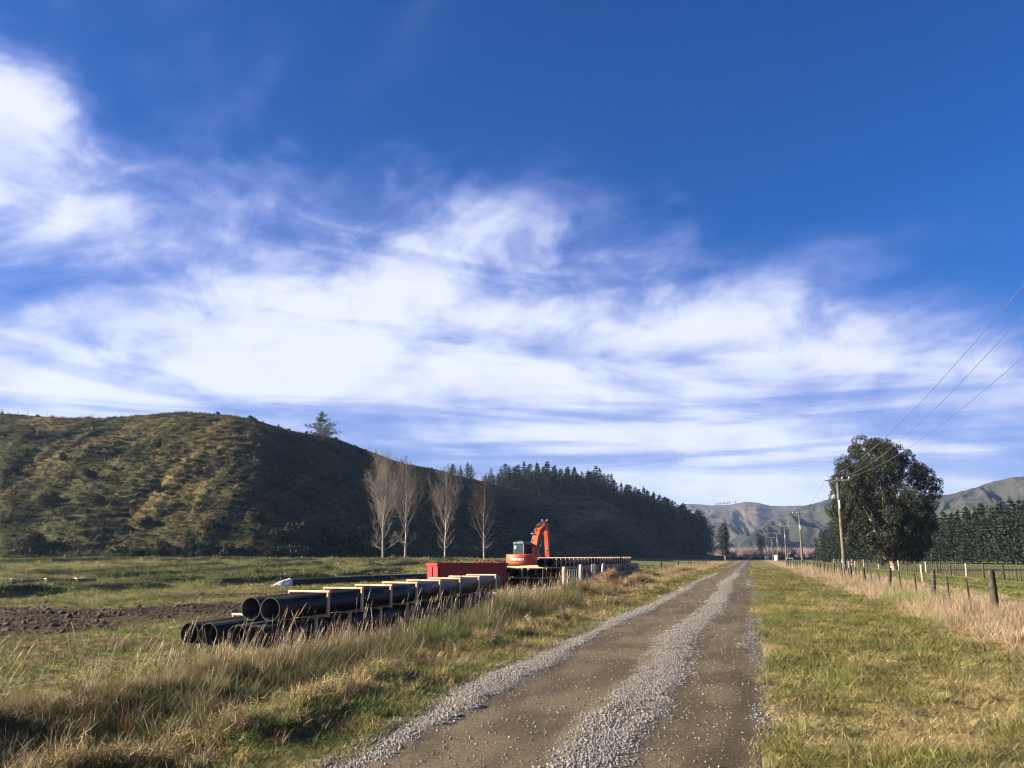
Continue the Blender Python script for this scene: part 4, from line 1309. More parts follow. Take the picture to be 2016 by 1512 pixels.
WIL = [twig_fan(i) for i in range(3)]
rng = np.random.default_rng(941)
pl = []
for i in range(520):
    px = rng.uniform(1395, 1640); dd = rng.uniform(520, 760)
    q = at(px, 1095, dd); pl.append((q.x, q.y, -0.2))
n = len(pl); s = rng.uniform(0.9, 1.9, n)
scatter('valley_willows', WIL, pl, euler(n, rng, 0.1), np.stack([s, s, s], 1), np.ones((n, 3)), 'far-off band of bare purplish willows across the valley floor')
HB = [bush_mesh(640 + i, 500, 0.4) for i in range(2)]
pl = []
for i in range(300):
    px = rng.uniform(1225, 1640); dd = (505 + rng.uniform(-5, 12)) if px < 1462 or px > 1485 else 530
    q = at(px, 1095, dd); pl.append((q.x, q.y, -0.3))
n = len(pl); s = rng.uniform(0.8, 1.4, n)
scatter('valley_hedge', HB, pl, euler(n, rng, 0.1), np.stack([s * 1.6, s * 1.6, s * 0.8], 1), np.ones((n, 3)), 'low dark hedge line where the road ends')
# a bare tree by the last poles
for px, dd, sc_ in ((1497, 430, 0.75), (1500, 440, 0.6)):
    q = at(px, 1095, dd)
    t = thing('roadside_bare_tree', 'small bare tree beside the farthest power poles', 'tree', (q.x, q.y, 0), px, 'bare trees by the far poles')
    t.scale = (sc_, sc_, sc_)
    add('trunk', POP[1][0], None, t); add('crown', POP[1][1], None, t)

# ------------------------------------------------------------------ pipes
PD, PT = 0.47, 0.017        # pipe outside diameter, wall
LAY = 0.545                 # height of one layer of framed pipes


def pipe_mesh(L, n=36):
    b = MB(); R, r = PD / 2, PD / 2 - PT
    for y in (0, L):
        for rad in (R, r):
            for k in range(n):
                a = 2 * math.pi * k / n
                b.v.append((rad * math.cos(a), y, rad * math.sin(a)))
    for k in range(n):
        k2 = (k + 1) % n
        b.f += [(k, k2, 2 * n + k2, 2 * n + k), (n + k2, n + k, 3 * n + k, 3 * n + k2), (k2, k, n + k, n + k2), (2 * n + k, 2 * n + k2, 3 * n + k2, 3 * n + k)]
    me = b.mesh('pipe', True); me.materials.append(M['pipe'])
    # crisp rims
    me.polygons.foreach_set('use_smooth', [not (abs(p.normal.y) > 0.9) for p in me.polygons])
    return me


TB = 0.045                  # timber thickness
bar_me = MB().box((0, 0, 0), (2 * PD + 2 * TB + 0.04, 0.09, TB), ch=0.006).mesh('bar'); bar_me.materials.append(M['timber'])
upr_me = MB().box((0, 0, 0), (TB, 0.088, PD + 0.004), ch=0.006).mesh('upright'); upr_me.materials.append(M['timber'])
PIPES = {}


def bundle(loc, heading, L, frames, label, group, pitch=0.0, jit=0.02, seed=0, name='pipe_bundle', bottom=True):
    """two pipes held in timber frames; loc = near end, ground centre; runs along local +Y"""
    rnd = random.Random(seed)
    t = thing(name, label, 'pipes', loc, 0, group)
    t.rotation_euler = (pitch, 0, -heading)
    if L not in PIPES: PIPES[L] = pipe_mesh(L)
    z = TB + PD / 2 + 0.002
    for sx in (-1, 1):
        add('pipe', PIPES[L], None, t, (sx * (PD / 2 + 0.003), rnd.uniform(-0.03, 0.03), z))
    for y in frames:
        f = bpy.data.objects.new('timber_frame', None); f.empty_display_size = 0.1; COL.objects.link(f); f.parent = t
        f.location = (0, y, 0); f.rotation_euler = (0, 0, rnd.gauss(0, jit))
        add('bar', bar_me, None, f, (rnd.uniform(-.01, .01), 0, TB + PD + 0.006 + TB / 2))
        if bottom: add('bar', bar_me, None, f, (rnd.uniform(-.01, .01), 0, TB / 2))
        for sx in (-1, 1): add('upright', upr_me, None, f, (sx * (PD + 0.008 + TB / 2), 0, z))
    return t


hd = math.radians(5.0)
dirv = Vector((math.sin(hd), math.cos(hd), 0)); perp = Vector((math.cos(hd), -math.sin(hd), 0))
L1 = 12.6
fr = [1.75 + 1.45 * i for i in range(8)]
A0 = Vector((-11.25, 16.2, 0)); B0 = Vector((-9.92, 15.85, 0)); T0 = Vector((-9.72, 16.0, 0))
zg = lambda p, L=L1: (float(field_z(p.y)), float(field_z((p + dirv * L).y)))
for p0, lay, lab in ((A0, 0, 'black pipe pair at the ground nearest the turned soil, low in the roadside stack'),
                     (B0, 0, 'black pipe pair at the ground half hidden by stalks, below the topmost pair'),
                     (T0, 1, 'black pipe pair in timber frames lying on top of the roadside stack')):
    za, zb = zg(p0)
    za = -0.235; zb = -0.035
    bundle((p0.x, p0.y, za + lay * LAY), hd, L1, fr, lab, None, pitch=math.atan((zb - za) / L1), seed=int(p0.x * 100))

# long stack beyond the red box: columns of bundles laid end to end along the road
L2 = 11.2
fr2 = [0.5 + 1.28 * i for i in range(9)]
h2 = math.radians(-0.6)
def place2(x, y, lay, lab, grp, seed, frames=fr2, L=L2):
    z = -0.07 + lay * LAY
    return bundle((x + math.sin(h2) * (y - 46), y, z), h2, L, frames, lab, grp, seed=seed, jit=0.03)
for k in range(3):
    yy = 46.2 + k * (L2 + 0.25)
    place2(-10.72, yy - 0.3, 2, 'black pipe pair in the top layer of the long stack behind the gate', 'top layer of the long pipe stack', 40 + k)
    place2(-10.10, yy + 0.2, 1, 'black pipe pair in the middle layer, road side of the long stack', 'middle layer, road side', 50 + k)
    place2(-9.75, yy + 0.4, 0, 'black pipe pair on the ground, road side of the long stack', 'ground layer, road side', 60 + k)
    place2(-11.35, yy + 0.1, 1, 'black pipe pair in the middle layer, at the centre of the long stack', 'middle layer, centre', 70 + k)
    place2(-11.05, yy + 0.1, 0, 'black pipe pair on the ground, at the centre of the long stack', 'ground layer, centre', 80 + k)
    if k < 2:
        place2(-12.62, yy - 0.4, 1, 'black pipe pair in the middle layer, excavator side of the long stack', 'middle layer, excavator side', 90 + k)
        place2(-12.35, yy - 0.2, 0, 'black pipe pair on the ground, excavator side of the long stack', 'ground layer, excavator side', 100 + k)
        place2(-13.95, yy + 3.4, 1, 'black pipe pair in the outermost column, just behind the red steel box', 'outermost column', 110 + k)
        place2(-13.75, yy + 3.5, 0, 'black pipe pair on the ground in the outermost column behind the red box', 'outermost column, ground', 120 + k)

# half-sunk bundle in the far left rows
pe, ps = on_ground(188, 1153.0), on_ground(-60, 1157.0)
hd3 = math.atan2(pe.x - ps.x, pe.y - ps.y)
ll = round((pe - ps).length, 1)
zb_ = float(ground_z(pe.x, pe.y))
bundle((ps.x, ps.y, -0.12), hd3, ll, [ll - 1.0, ll - 2.55, ll - 4.2], 'short dark pipe pair lying in the long grass rows of the left paddock', None, seed=9)

# the welded string with its sheeted end
q0, q1 = at(566, 1140, 52.5), at(1000, 1124, 74)
q0.z = float(ground_z(q0.x, q0.y)) + PD / 2; q1.z = float(ground_z(q1.x, q1.y)) + PD / 2
t = thing('welded_pipe_string', 'single long black pipe lying on the paddock behind the red box', 'pipe', (q0.x, q0.y, q0.z))
dv = q1 - q0
t.rotation_euler = (math.atan2(dv.z, math.hypot(dv.x, dv.y)), 0, -math.atan2(dv.x, dv.y))
add('pipe', pipe_mesh(dv.length), None, t)
ring = MB().tube([(0, 0, 0), (0, 0.05, 0)], PD / 2 + 0.012, 28, False).mesh('weld_bead', True); ring.materials.append(M['pipe'])
for k in range(1, 4): add('weld_bead', ring, None, t, (0, dv.length * k / 4, 0))
rng = np.random.default_rng(12)
nn_, mm = 40, 26
a = np.linspace(0, 2 * math.pi, nn_, endpoint=False); v = np.linspace(0, 1, mm)
AA, VV2 = np.meshgrid(a, v)
lump = fbm(np.cos(AA) * 2.4 + 5, np.sin(AA) * 2.4 + VV2 * 5, 14, 4) - 0.5
rad = (PD / 2 + 0.03) * (1 - 0.55 * VV2 ** 3) * (1 + 1.6 * lump * sstep(0.05, 0.4, VV2)) * (1 + 0.10 * np.sin(AA * 9 + VV2 * 5) * VV2)
yy = 0.15 - 1.1 * VV2 + 0.5 * lump * VV2
xx = rad * np.cos(AA) * (1 + 0.3 * VV2); zz = rad * np.sin(AA) * (1 - 0.45 * VV2) - 0.20 * VV2
xx = xx - 0.25 * VV2 ** 2
zz = np.maximum(zz, -PD / 2 - 0.02 + 0.03 * fbm(AA * 3, VV2 * 5, 15, 2))
Vv = np.stack([xx.ravel(), yy.ravel(), zz.ravel()], 1)
i = np.arange(nn_ * mm).reshape(mm, nn_)
Fq = np.stack([i[:-1].ravel(), np.roll(i, -1, 1)[:-1].ravel(), np.roll(i, -1, 1)[1:].ravel(), i[1:].ravel()], 1)
me = mesh_np('plastic_sheet', Vv, Fq, True)
sh = add('plastic_sheet', me, M['sheet'], loc=t.location, rot=t.rotation_euler, label='crumpled white plastic sheet wrapped over the end of the long pipe', cat='sheet')

# ------------------------------------------------------------------ red steel box
nl, nr = at(861, 1158, 45.0), at(998, 1156, 47.0)
nl.z = nr.z = 0
bl = (nr - nl).length
ang = math.atan2(nr.y - nl.y, nr.x - nl.x)
t = thing('red_steel_box', 'long red steel box with lifting lugs behind the near pipe stack', 'box', (nl.x, nl.y, -0.10), ang)
bh, bdp = 1.32, 1.25
m = MB()
w_ = 0.05
m.box((bl / 2, w_ / 2, bh / 2), (bl, w_, bh - 0.002), ch=0.008)
m.box((bl / 2, bdp - w_ / 2, bh / 2), (bl, w_, bh - 0.002), ch=0.008)
m.box((w_ / 2 + .003, bdp / 2, bh / 2), (w_, bdp - 2 * w_ - 0.004, bh - 0.006), ch=0.008)
m.box((bl - w_ / 2 - .003, bdp / 2, bh / 2), (w_, bdp - 2 * w_ - 0.004, bh - 0.006), ch=0.008)
m.box((bl / 2, bdp / 2, 0.06), (bl - 2 * w_ - .01, bdp - 2 * w_ - .01, 0.05))
m.build('body', M['red'], t)
m = MB()
m.box((bl / 2, -0.028, bh + 0.01), (bl + 0.12, 0.07, 0.16), ch=0.01).box((bl / 2, bdp + 0.028, bh + 0.01), (bl + 0.12, 0.07, 0.16), ch=0.01)
m.box((-0.03, bdp / 2, bh + 0.012), (0.07, bdp - 0.02, 0.155), ch=0.01).box((bl + 0.03, bdp / 2, bh + 0.012), (0.07, bdp - 0.02, 0.155), ch=0.01)
m.build('rim', M['red'], t)
lug = MB()
for i_ in range(10):
    a0, a1 = math.pi * i_ / 10 - 0.1, math.pi * (i_ + 1) / 10 - 0.1
    lug.beam((0.075 * math.cos(a0), 0, 0.06 + 0.075 * math.sin(a0)), (0.075 * math.cos(a1), 0, 0.06 + 0.075 * math.sin(a1)), 0.05, 0.035)
lug.box((-0.078, 0, 0.03), (0.035, 0.052, 0.08)).box((0.078, 0, 0.03), (0.035, 0.052, 0.08))
lm = lug.mesh('lifting_lug'); lm.materials.append(M['red'])
for fx in (0.27, 0.72, 0.83):
    for yy_ in (-0.028, bdp + 0.028):
        add('lifting_lug', lm, None, t, (bl * fx, yy_, bh + 0.085))
for fx in (0.04, 0.96):
    MB().box((bl * fx, -0.022, bh / 2 - 0.06), (0.12, 0.04, bh - 0.16), ch=0.006).build('corner_post', M['red'], t)
MB().box((-0.022, bdp / 2, bh / 2 - .05), (0.04, 0.12, bh - 0.15), ch=0.006).build('end_rib', M['red'], t)
for fx in (0.2, 0.8):
    MB().box((bl * fx, bdp / 2, 0.02), (0.2, bdp - 0.1, 0.08)).build('skid', M['red'], t)

# ------------------------------------------------------------------ excavator
def excavator():
    c = at(1040, 1100, 70.0)
    t = thing('excavator', 'orange tracked excavator with raised boom parked behind the pipe stacks', 'excavator', (c.x, c.y, float(ground_z(c.x, c.y))), 0)
    t.rotation_euler = (0, 0, math.radians(-8))       # local +Y is its front
    O = M['orange']; D = M['dark_steel']
    # local frame: x right, y front, z up
    for sx in (-1, 1):
        tr = MB()
        prof = [(-1.75, 0.42), (-1.55, 0.12), (-1.2, 0.0), (1.2, 0.0), (1.55, 0.12), (1.75, 0.42), (1.6, 0.68), (1.25, 0.78), (-1.25, 0.78), (-1.6, 0.68)]
        tr.prism(prof, (0.55, 0, 0), (sx * 1.08 - 0.275, 0, 0), (0, 1, 0), (0, 0, 1))
        tk = tr.build('track', D, t)
        sh_ = MB()
        for k in range(18): sh_.box((sx * 1.08, -1.19 + k * 0.14, -0.004), (0.57, 0.10, 0.05)).box((sx * 1.08, -1.19 + k * 0.14, 0.79), (0.57, 0.10, 0.05))
        sh_.build('track_shoes', D, tk)
        MB().box((sx * 1.08 + sx * 0.285, 0, 0.40), (0.02, 2.3, 0.30), ch=0.005).build('track_frame', O, tk)
    MB().box((0, 0, 0.55), (1.55, 1.5, 0.40), ch=0.05).build('undercarriage', D, t)
    MB().tube([(0, 0, 0.75), (0, 0, 1.02)], 0.62, 20).build('slew_ring', D, t, True)
    MB().box((0, 0.15, 1.10), (2.5, 2.6, 0.15), ch=0.02).build('platform', D, t)
    # counterweight with a curved back
    n = 18
    outer = [(1.42 * math.sin(a) * 1.02, -0.55 - 1.75 * math.cos(a) ** 0.75) for a in np.linspace(-math.radians(84), math.radians(84), n)]
    poly = outer + [(1.30, -0.62), (-1.30, -0.62)]
    cw = MB()
    base = [(x, y) for x, y in poly]
    ring = [(1.06, 0.94), (1.08, 0.985), (1.13, 1.0), (1.75, 1.0), (1.84, 0.985), (1.89, 0.93)]
    b0 = len(cw.v); m_ = len(base)
    for z, s_ in ring:
        for x, y in base: cw.v.append((x * s_, (y + 0.62) * s_ - 0.62, z))
    for r_ in range(len(ring) - 1):
        for k in range(m_):
            k2 = (k + 1) % m_
            cw.f.append((b0 + r_ * m_ + k, b0 + r_ * m_ + k2, b0 + (r_ + 1) * m_ + k2, b0 + (r_ + 1) * m_ + k))
    cw.f.append(tuple(reversed(range(b0, b0 + m_)))); cw.f.append(tuple(b0 + (len(ring) - 1) * m_ + k for k in range(m_)))
    w = cw.build('counterweight', O, t)
    w.data.polygons.foreach_set('use_smooth', [abs(p.normal.z) < 0.9 for p in w.data.polygons])
    # maker's plate and lettering on the back, set off-centre as in the photograph
    pl = MB()
    xs_ = np.linspace(-0.62, 0.62, 15)
    yb = lambda x: -0.55 - 1.75 * math.cos(math.asin(min(0.999, abs(x) / 1.4484))) ** 0.75 - 0.006
    for za, zb_, off in ((1.36, 1.60, 0.0),):
        for i in range(14):
            pl.raw([(xs_[i], yb(xs_[i]), za), (xs_[i + 1], yb(xs_[i + 1]), za), (xs_[i + 1], yb(xs_[i + 1]), zb_), (xs_[i], yb(xs_[i]), zb_)], [(0, 1, 2, 3)])
    plate = pl.build('name_plate', M['dark_steel'], w)
    cu = bpy.data.curves.new('lettering', 'FONT'); cu.body = 'DORMER'; cu.size = 0.27; cu.extrude = 0.004; cu.align_x = 'CENTER'; cu.space_character = 1.12; cu.offset = 0.006
    tmp = bpy.data.objects.new('lettering', cu); COL.objects.link(tmp)
    bpy.context.view_layer.update()
    lme = bpy.data.meshes.new_from_object(tmp.evaluated_get(bpy.context.evaluated_depsgraph_get()))
    bpy.data.objects.remove(tmp)
    for v_ in lme.vertices:
        x, y, z = v_.co
        v_.co = (x, yb(x) - 0.012 - z, 1.385 + y)
    lme.materials.clear(); lme.materials.append(M['cream'])
    lt = add('lettering', lme, None, w); lt['label'] = 'cream capital letters on the dark maker plate'
    for s_ in (-1, 1):
        MB().box((s_ * 1.27, 0.05, 1.45), (0.03, 1.1, 0.50), ch=0.008).build('side_door', M['dark_steel'] if s_ > 0 else O, t)
    MB().box((0, -2.05, 1.02), (0.5, 0.06, 0.06)).build('tow_bracket', D, t)
    # engine deck and side housings
    MB().box((0.25, -0.30, 1.50), (1.95, 1.05, 0.72), ch=0.05).build('engine_hood', M['dark_steel'], t)
    MB().box((0.83, 0.55, 1.42), (0.82, 1.5, 0.50), ch=0.04).build('tank', O, t)
    MB().box((-0.02, 0.30, 1.40), (0.75, 1.8, 0.45), ch=0.03).build('boom_well', D, t)
    MB().tube([(0.62, -0.2, 1.85), (0.62, -0.2, 2.25), (0.62, -0.28, 2.34)], 0.055, 10).build('exhaust', D, t, True)
    rail = MB()
    for p0, p1 in (((1.05, -0.3, 1.88), (1.05, -0.3, 2.3)), ((1.05, 0.9, 1.7), (1.05, 0.9, 2.3)), ((1.05, -0.3, 2.3), (1.05, 0.9, 2.3))):
        rail.tube([p0, p1], 0.02, 6)
    rail.build('handrail', D, t)
    # cab on the left
    cx0, cx1, cy0, cy1, z0, z1 = -1.28, -0.38, 0.0, 1.55, 1.2, 2.84
    cab = MB()
    for x in (cx0 + .035, cx1 - .035):
        for y in (cy0 + .035, cy1 - .035): cab.box((x, y, (z0 + z1) / 2), (0.07, 0.07, z1 - z0 - 0.20))
    cab.box(((cx0 + cx1) / 2, (cy0 + cy1) / 2, z1 - 0.08), (cx1 - cx0 + 0.05, cy1 - cy0 + 0.08, 0.20), ch=0.05)
    cab.box(((cx0 + cx1) / 2, (cy0 + cy1) / 2, z0 + 0.30), (cx1 - cx0 - 0.01, cy1 - cy0 - 0.01, 0.60), ch=0.02)
    cb = cab.build('cab', M['cab_grey'], t)
    for y, nm in ((cy0 + 0.02, 'rear_window'), (cy1 - 0.02, 'windscreen')):
        MB().box(((cx0 + cx1) / 2, y, 2.22), (cx1 - cx0 - 0.14, 0.015, 0.86)).build(nm, M['glass'], cb)
    for x in (cx0 + 0.02, cx1 - 0.02):
        MB().box((x, (cy0 + cy1) / 2, 2.22), (0.015, cy1 - cy0 - 0.14, 0.86)).build('side_window', M['glass'], cb)
    MB().box(((cx0 + cx1) / 2 + 0.05, 0.5, z1 + 0.055), (0.46, 0.4, 0.06), ch=0.015).build('roof_hatch', M['cab_grey'], cb)
    MB().box((cx0 + 0.16, cy0 - 0.02, 2.42), (0.18, 0.03, 0.26), ch=0.01).build('notice', M['white'], cb)
    # boom and stick, folded high
    def plate_beam(name, pts, widths, depth, mat, par):
        """tapered box section following pts in the y-z plane"""
        b = MB()
        P = [Vector((0, *p)) for p in pts]
        rings = []
        for i, p in enumerate(P):
            d = (P[min(i + 1, len(P) - 1)] - P[max(i - 1, 0)]).normalized()
            nrm = Vector((0, -d.z, d.y))
            h = widths[i] / 2
            i0 = len(b.v)
            b.v += [tuple(p + nrm * h + Vector((-depth / 2, 0, 0))), tuple(p + nrm * h + Vector((depth / 2, 0, 0))), tuple(p - nrm * h + Vector((depth / 2, 0, 0))), tuple(p - nrm * h + Vector((-depth / 2, 0, 0)))]
            rings.append(i0)
        for i in range(len(P) - 1):
            for k in range(4):
                k2 = (k + 1) % 4
                b.f.append((rings[i] + k, rings[i] + k2, rings[i + 1] + k2, rings[i + 1] + k))
        b.f.append(tuple(rings[0] + k for k in reversed(range(4)))); b.f.append(tuple(rings[-1] + k for k in range(4)))
        return b.build(name, mat, par)
    bx = 0.05
    boom_pts = [(0.95, 1.45), (1.35, 2.35), (1.75, 3.15), (2.35, 3.75), (3.2, 4.15), (3.9, 4.2)]
    bm = plate_beam('boom', boom_pts, [0.36, 0.52, 0.62, 0.58, 0.46, 0.30], 0.44, O, t); bm.location.x = bx
    stick = plate_beam('stick', [(3.55, 4.45), (3.85, 4.15), (4.05, 3.2), (4.15, 2.2), (4.2, 1.5)], [0.34, 0.46, 0.40, 0.30, 0.22], 0.34, O, t); stick.location.x = bx + 0.0
    def cyl(par, a, b, r=0.085):
        a, b = Vector(a), Vector(b); mdl = a.lerp(b, 0.55)
        o_ = MB().tube([a, mdl], r, 12).build('cylinder', D, par, True)
        MB().tube([mdl, b], r * 0.55, 10).build('rod', M['chrome'], o_, True)
        return o_
    cyl(t, (bx - 0.32, 1.35, 1.35), (bx - 0.32, 1.95, 3.05)); cyl(t, (bx + 0.32, 1.35, 1.35), (bx + 0.32, 1.95, 3.05))
    cyl(t, (bx, 2.0, 3.75), (bx, 3.5, 4.62), 0.08)
    cyl(t, (bx, 3.78, 3.9), (bx, 4.45, 1.75), 0.07)
    br_ = MB()
    for y, z in ((2.0, 3.6), (3.6, 4.45)):
        for s_ in (-1, 1): br_.prism([(-0.18, -0.15), (0.18, -0.15), (0.06, 0.28), (-0.06, 0.28)], (0.04, 0, 0), (bx + s_ * 0.15 - 0.02, y, z), (0, 1, 0), (0, 0, 1))
    br_.build('boom_bracket', O, t)
    hs = MB()
    for k in range(5):
        ox = bx - 0.30 + 0.03 * k
        hs.tube([(ox, 1.05, 1.9), (ox - 0.02, 1.35, 2.9 + .03 * k), (ox, 1.75, 3.55), (ox, 2.35, 4.10), (ox + .05, 3.1, 4.50), (ox + .08, 3.6, 4.62)], 0.032, 6)
    hs.build('hydraulic_hoses', D, t)
    cl = MB()
    for y, z in ((1.28, 2.6), (1.55, 3.25), (2.05, 3.9), (2.7, 4.28), (3.3, 4.5)):
        cl.box((bx - 0.24, y, z), (0.20, 0.09, 0.09), ch=0.01)
    cl.build('hose_clamps', O, t)
    for s_ in (-1, 1):
        pn = MB()
        for (y0, z0), (y1, z1) in zip(boom_pts[1:4], boom_pts[2:5]):
            pn.beam((bx + s_ * 0.235, y0, z0 - 0.02), (bx + s_ * 0.235, y1, z1 - 0.02), 0.02, 0.16)
        pn.build('boom_shade_plates', D, t)  # dark side plates added to make the boom look shaded
    lg = MB()
    for dx_ in (-0.22, 0.22): lg.box((bx + dx_, 3.55, 4.72), (0.12, 0.10, 0.12), ch=0.02)
    lg.build('work_lamp', M['chrome'], t)
    lp = MB().box((bx - 0.34, 1.55, 3.55), (0.16, 0.10, 0.14), ch=0.02); lp.build('work_lamp', M['chrome'], t)
    MB().tube([(1.12, 1.15, 1.7), (1.2, 1.2, 2.2)], 0.02, 6).box((1.2, 1.2, 2.3), (0.18, 0.05, 0.28), ch=0.01).build('mirror', M['cab_grey'], t)
    # bucket tucked under the stick
    bk = MB()
    prof = [(4.30, 1.55), (4.05, 1.45), (3.75, 1.15), (3.55, 0.75), (3.62, 0.40), (3.95, 0.22), (4.45, 0.30)]
    inner = [(4.28, 1.48), (4.08, 1.40), (3.80, 1.12), (3.61, 0.75), (3.67, 0.44), (3.96, 0.28), (4.45, 0.35)]
    bk.prism(prof + inner[::-1], (1.0, 0, 0), (bx - 0.5, 0, 0), (0, 1, 0), (0, 0, 1))
    for sx in (-1, 1):
        bk.prism(prof + [(4.50, 0.5), (4.45, 1.2)], (0.03, 0, 0), (bx + sx * 0.5 - 0.015, 0, 0), (0, 1, 0), (0, 0, 1))
    b_ = bk.build('bucket', D, t)
    for k in range(5):
        MB().beam((bx - 0.42 + 0.21 * k, 4.40, 0.32), (bx - 0.42 + 0.21 * k, 4.62, 0.36), 0.08, 0.05).build('tooth', M['steel'], b_)


excavator()

# ------------------------------------------------------------------ fences
POSTM = []
for i in range(4):
    rnd = random.Random(60 + i)
    hgt = 1.55
    zs = [-0.4, 0.0, 0.35, 0.75, hgt - 0.43, hgt - 0.40]
    b = MB().tube([(rnd.gauss(0, .008), rnd.gauss(0, .008), z) for z in zs], [0.085, 0.083, 0.078, 0.076, 0.074, 0.066], 9)
    me = b.mesh('post', True); me.materials.append(M['post']); POSTM.append(me)
BATM = MB().box((0, 0, 0.52), (0.05, 0.038, 1.06), ch=0.005).mesh('batten'); BATM.materials.append(M['post'])


def wire_mesh(x, ys_, z, sag=0.0, r=0.0022):
    b = MB(); b.tube([(x, y, z + float(ground_z(x, y)) * 0 - (sag if i % 2 else 0)) for i, y in enumerate(ys_)], r, 4, False)
    me = b.mesh('wire'); me.materials.append(M['wire']); return me


frnd = random.Random(44)
fence = thing('roadside_fence', 'leaning dark post and wire fence in bleached grass beside the road', 'fence', (6.0, 16.0, 0))
FY = [16.5, 25.0, 33.5, 43.0, 51.9, 58.0, 64.4, 70.0, 75.0, 79.0, 83.0, 87.4, 92.5, 97, 102, 107, 112.5, 118, 124, 130, 137, 144, 152, 160]
for i, y in enumerate(FY):
    o = add('post', POSTM[i % 4], None, fence, (frnd.uniform(-.05, .05), y - 16.0, float(ground_z(6.0, y))),
            (frnd.gauss(0, .02), (-0.10 if y in (33.5, 43.0, 51.9) else -0.01) + frnd.gauss(0, .025), frnd.random() * 6))
    k_ = 1.12 if y == 25.0 else frnd.uniform(0.90, 1.05)
    o.scale = (1.25 if y == 25.0 else 1.0, 1.25 if y == 25.0 else 1.0, k_)
    if i + 1 < len(FY) and y < 110:
        nb_ = 2 if FY[i + 1] - y > 5.5 else 1
        for k in range(nb_):
            yb_ = y + (FY[i + 1] - y) * (k + 1) / (nb_ + 1) + frnd.uniform(-.2, .2)
            add('batten', BATM, None, fence, (0.06, yb_ - 16.0, float(ground_z(6.0, yb_)) - 0.02), (frnd.gauss(0, .03), -0.05 + frnd.gauss(0, .04), frnd.gauss(0, .1)))
for z in (0.22, 0.42, 0.62, 0.82, 1.02):
    me = wire_mesh(0.09, [y - 16.0 for y in FY], z + 0.03)
    add('wire', me, None, fence)

# second fence across the right paddock, pale posts and close battens
PALE = MB().tube([(0, 0, -0.3), (0, 0, 0.6), (0, 0, 1.13), (0, 0, 1.16)], [0.082, 0.078, 0.075, 0.062], 9).mesh('post', True); PALE.materials.append(M['post_pale'])
fence2 = thing('paddock_fence', 'batten fence with pale posts crossing the right paddock past the gum tree', 'fence', (16.4, 40, 0))
y = 44.0; i = 0
while y < 190:
    add('post', PALE if i % 3 == 0 else POSTM[i % 4], None, fence2, (frnd.uniform(-.04, .04), y - 40, float(ground_z(16.4, y))), (frnd.gauss(0, .02), frnd.gauss(0, .03), frnd.random() * 6))
    for k in range(1, 6):
        yb_ = y + 5.4 * k / 6
        if yb_ < 150: add('batten', BATM, None, fence2, (0.07, yb_ - 40, float(ground_z(16.4, yb_)) - 0.02), (frnd.gauss(0, .015), frnd.gauss(0, .02), frnd.gauss(0, .1)))
    y += 5.4; i += 1
for z in (0.25, 0.45, 0.65, 0.85, 1.02):
    add('wire', wire_mesh(0.10, list(np.arange(4, 150, 5.4)), z), None, fence2)
# two isolated paddock posts
for px, py0, lab in ((1708, 1134, 'single thin dark post standing inside the right paddock behind the roadside fence'),
                     (1818, 1149, 'grey post standing inside the right paddock just behind the roadside fence')):
    q = on_ground(px, py0)
    o = add('paddock_post', POSTM[0] if px < 1800 else PALE, None, loc=(q.x, q.y, float(ground_z(q.x, q.y))), rot=(0, -0.05, 0.4), label=lab, cat='post')
# concrete stile by the far paddock
q = on_ground(1678, 1118)
t = thing('concrete_trough_posts', 'pair of pale posts with a rail in the right paddock beside the power pole', 'posts', (q.x, q.y, float(ground_z(q.x, q.y))), 0.2)
for dx_ in (-0.45, 0.45): MB().box((dx_, 0, 0.45), (0.22, 0.2, 0.95), ch=0.02).build('post', M['concrete'], t)
MB().box((0, 0, 0.75), (0.66, 0.06, 0.12), ch=0.01).build('rail', M['post_pale'], t)

# left paddock fence: slim posts seen between the pipes and the road's end
fence3 = thing('field_fence', 'sparse thin post fence across the green paddock beyond the pipe stack', 'fence', (-9, 100, 0))
for px, py in ((1239, 1108), (1331, 1108), (1355, 1111), (1385, 1112), (1418, 1107), (1302, 1130), (1336, 1125), (1360, 1119), (1376, 1116), (1389, 1114)):
    q = on_ground(px, py, 0.0)
    add('post', POSTM[px % 4], None, fence3, (q.x + 9, q.y - 100, float(ground_z(q.x, q.y))), (frnd.gauss(0, .02), frnd.gauss(0, .02), 0)).scale = (1.0, 1.0, 1.0)

# old roadside fence in the left bank: steel standards and wires
fence4 = thing('bank_fence', 'rusty steel standards and wires half buried in the left bank grass', 'fence', (-8.1, 10, 0))
stand = MB().box((0, 0, 0.5), (0.035, 0.010, 1.3)).box((0, 0.012, 0.5), (0.010, 0.024, 1.3)).mesh('standard'); stand.materials.append(M['dark_steel'])
for y in (24, 29, 34.5, 53.5, 58, 63, 69, 76):
    add('standard', stand, None, fence4, (frnd.uniform(-.05, .05), y - 10, float(ground_z(-8.1, y))), (frnd.gauss(0, .04), frnd.gauss(0, .04), frnd.random()))
for z in (0.35, 0.7, 1.0):
    add('wire', wire_mesh(0.02, [14, 34, 48, 66], z - 0.05), None, fence4)

# gate, strainers and slab posts by the stack
def on_line(px, x=-8.35):
    a_, b_, c_ = ray(px, 1095)      # where that sight line meets the old fence line
    return Vector((x, b_ * x / a_, 0.0))


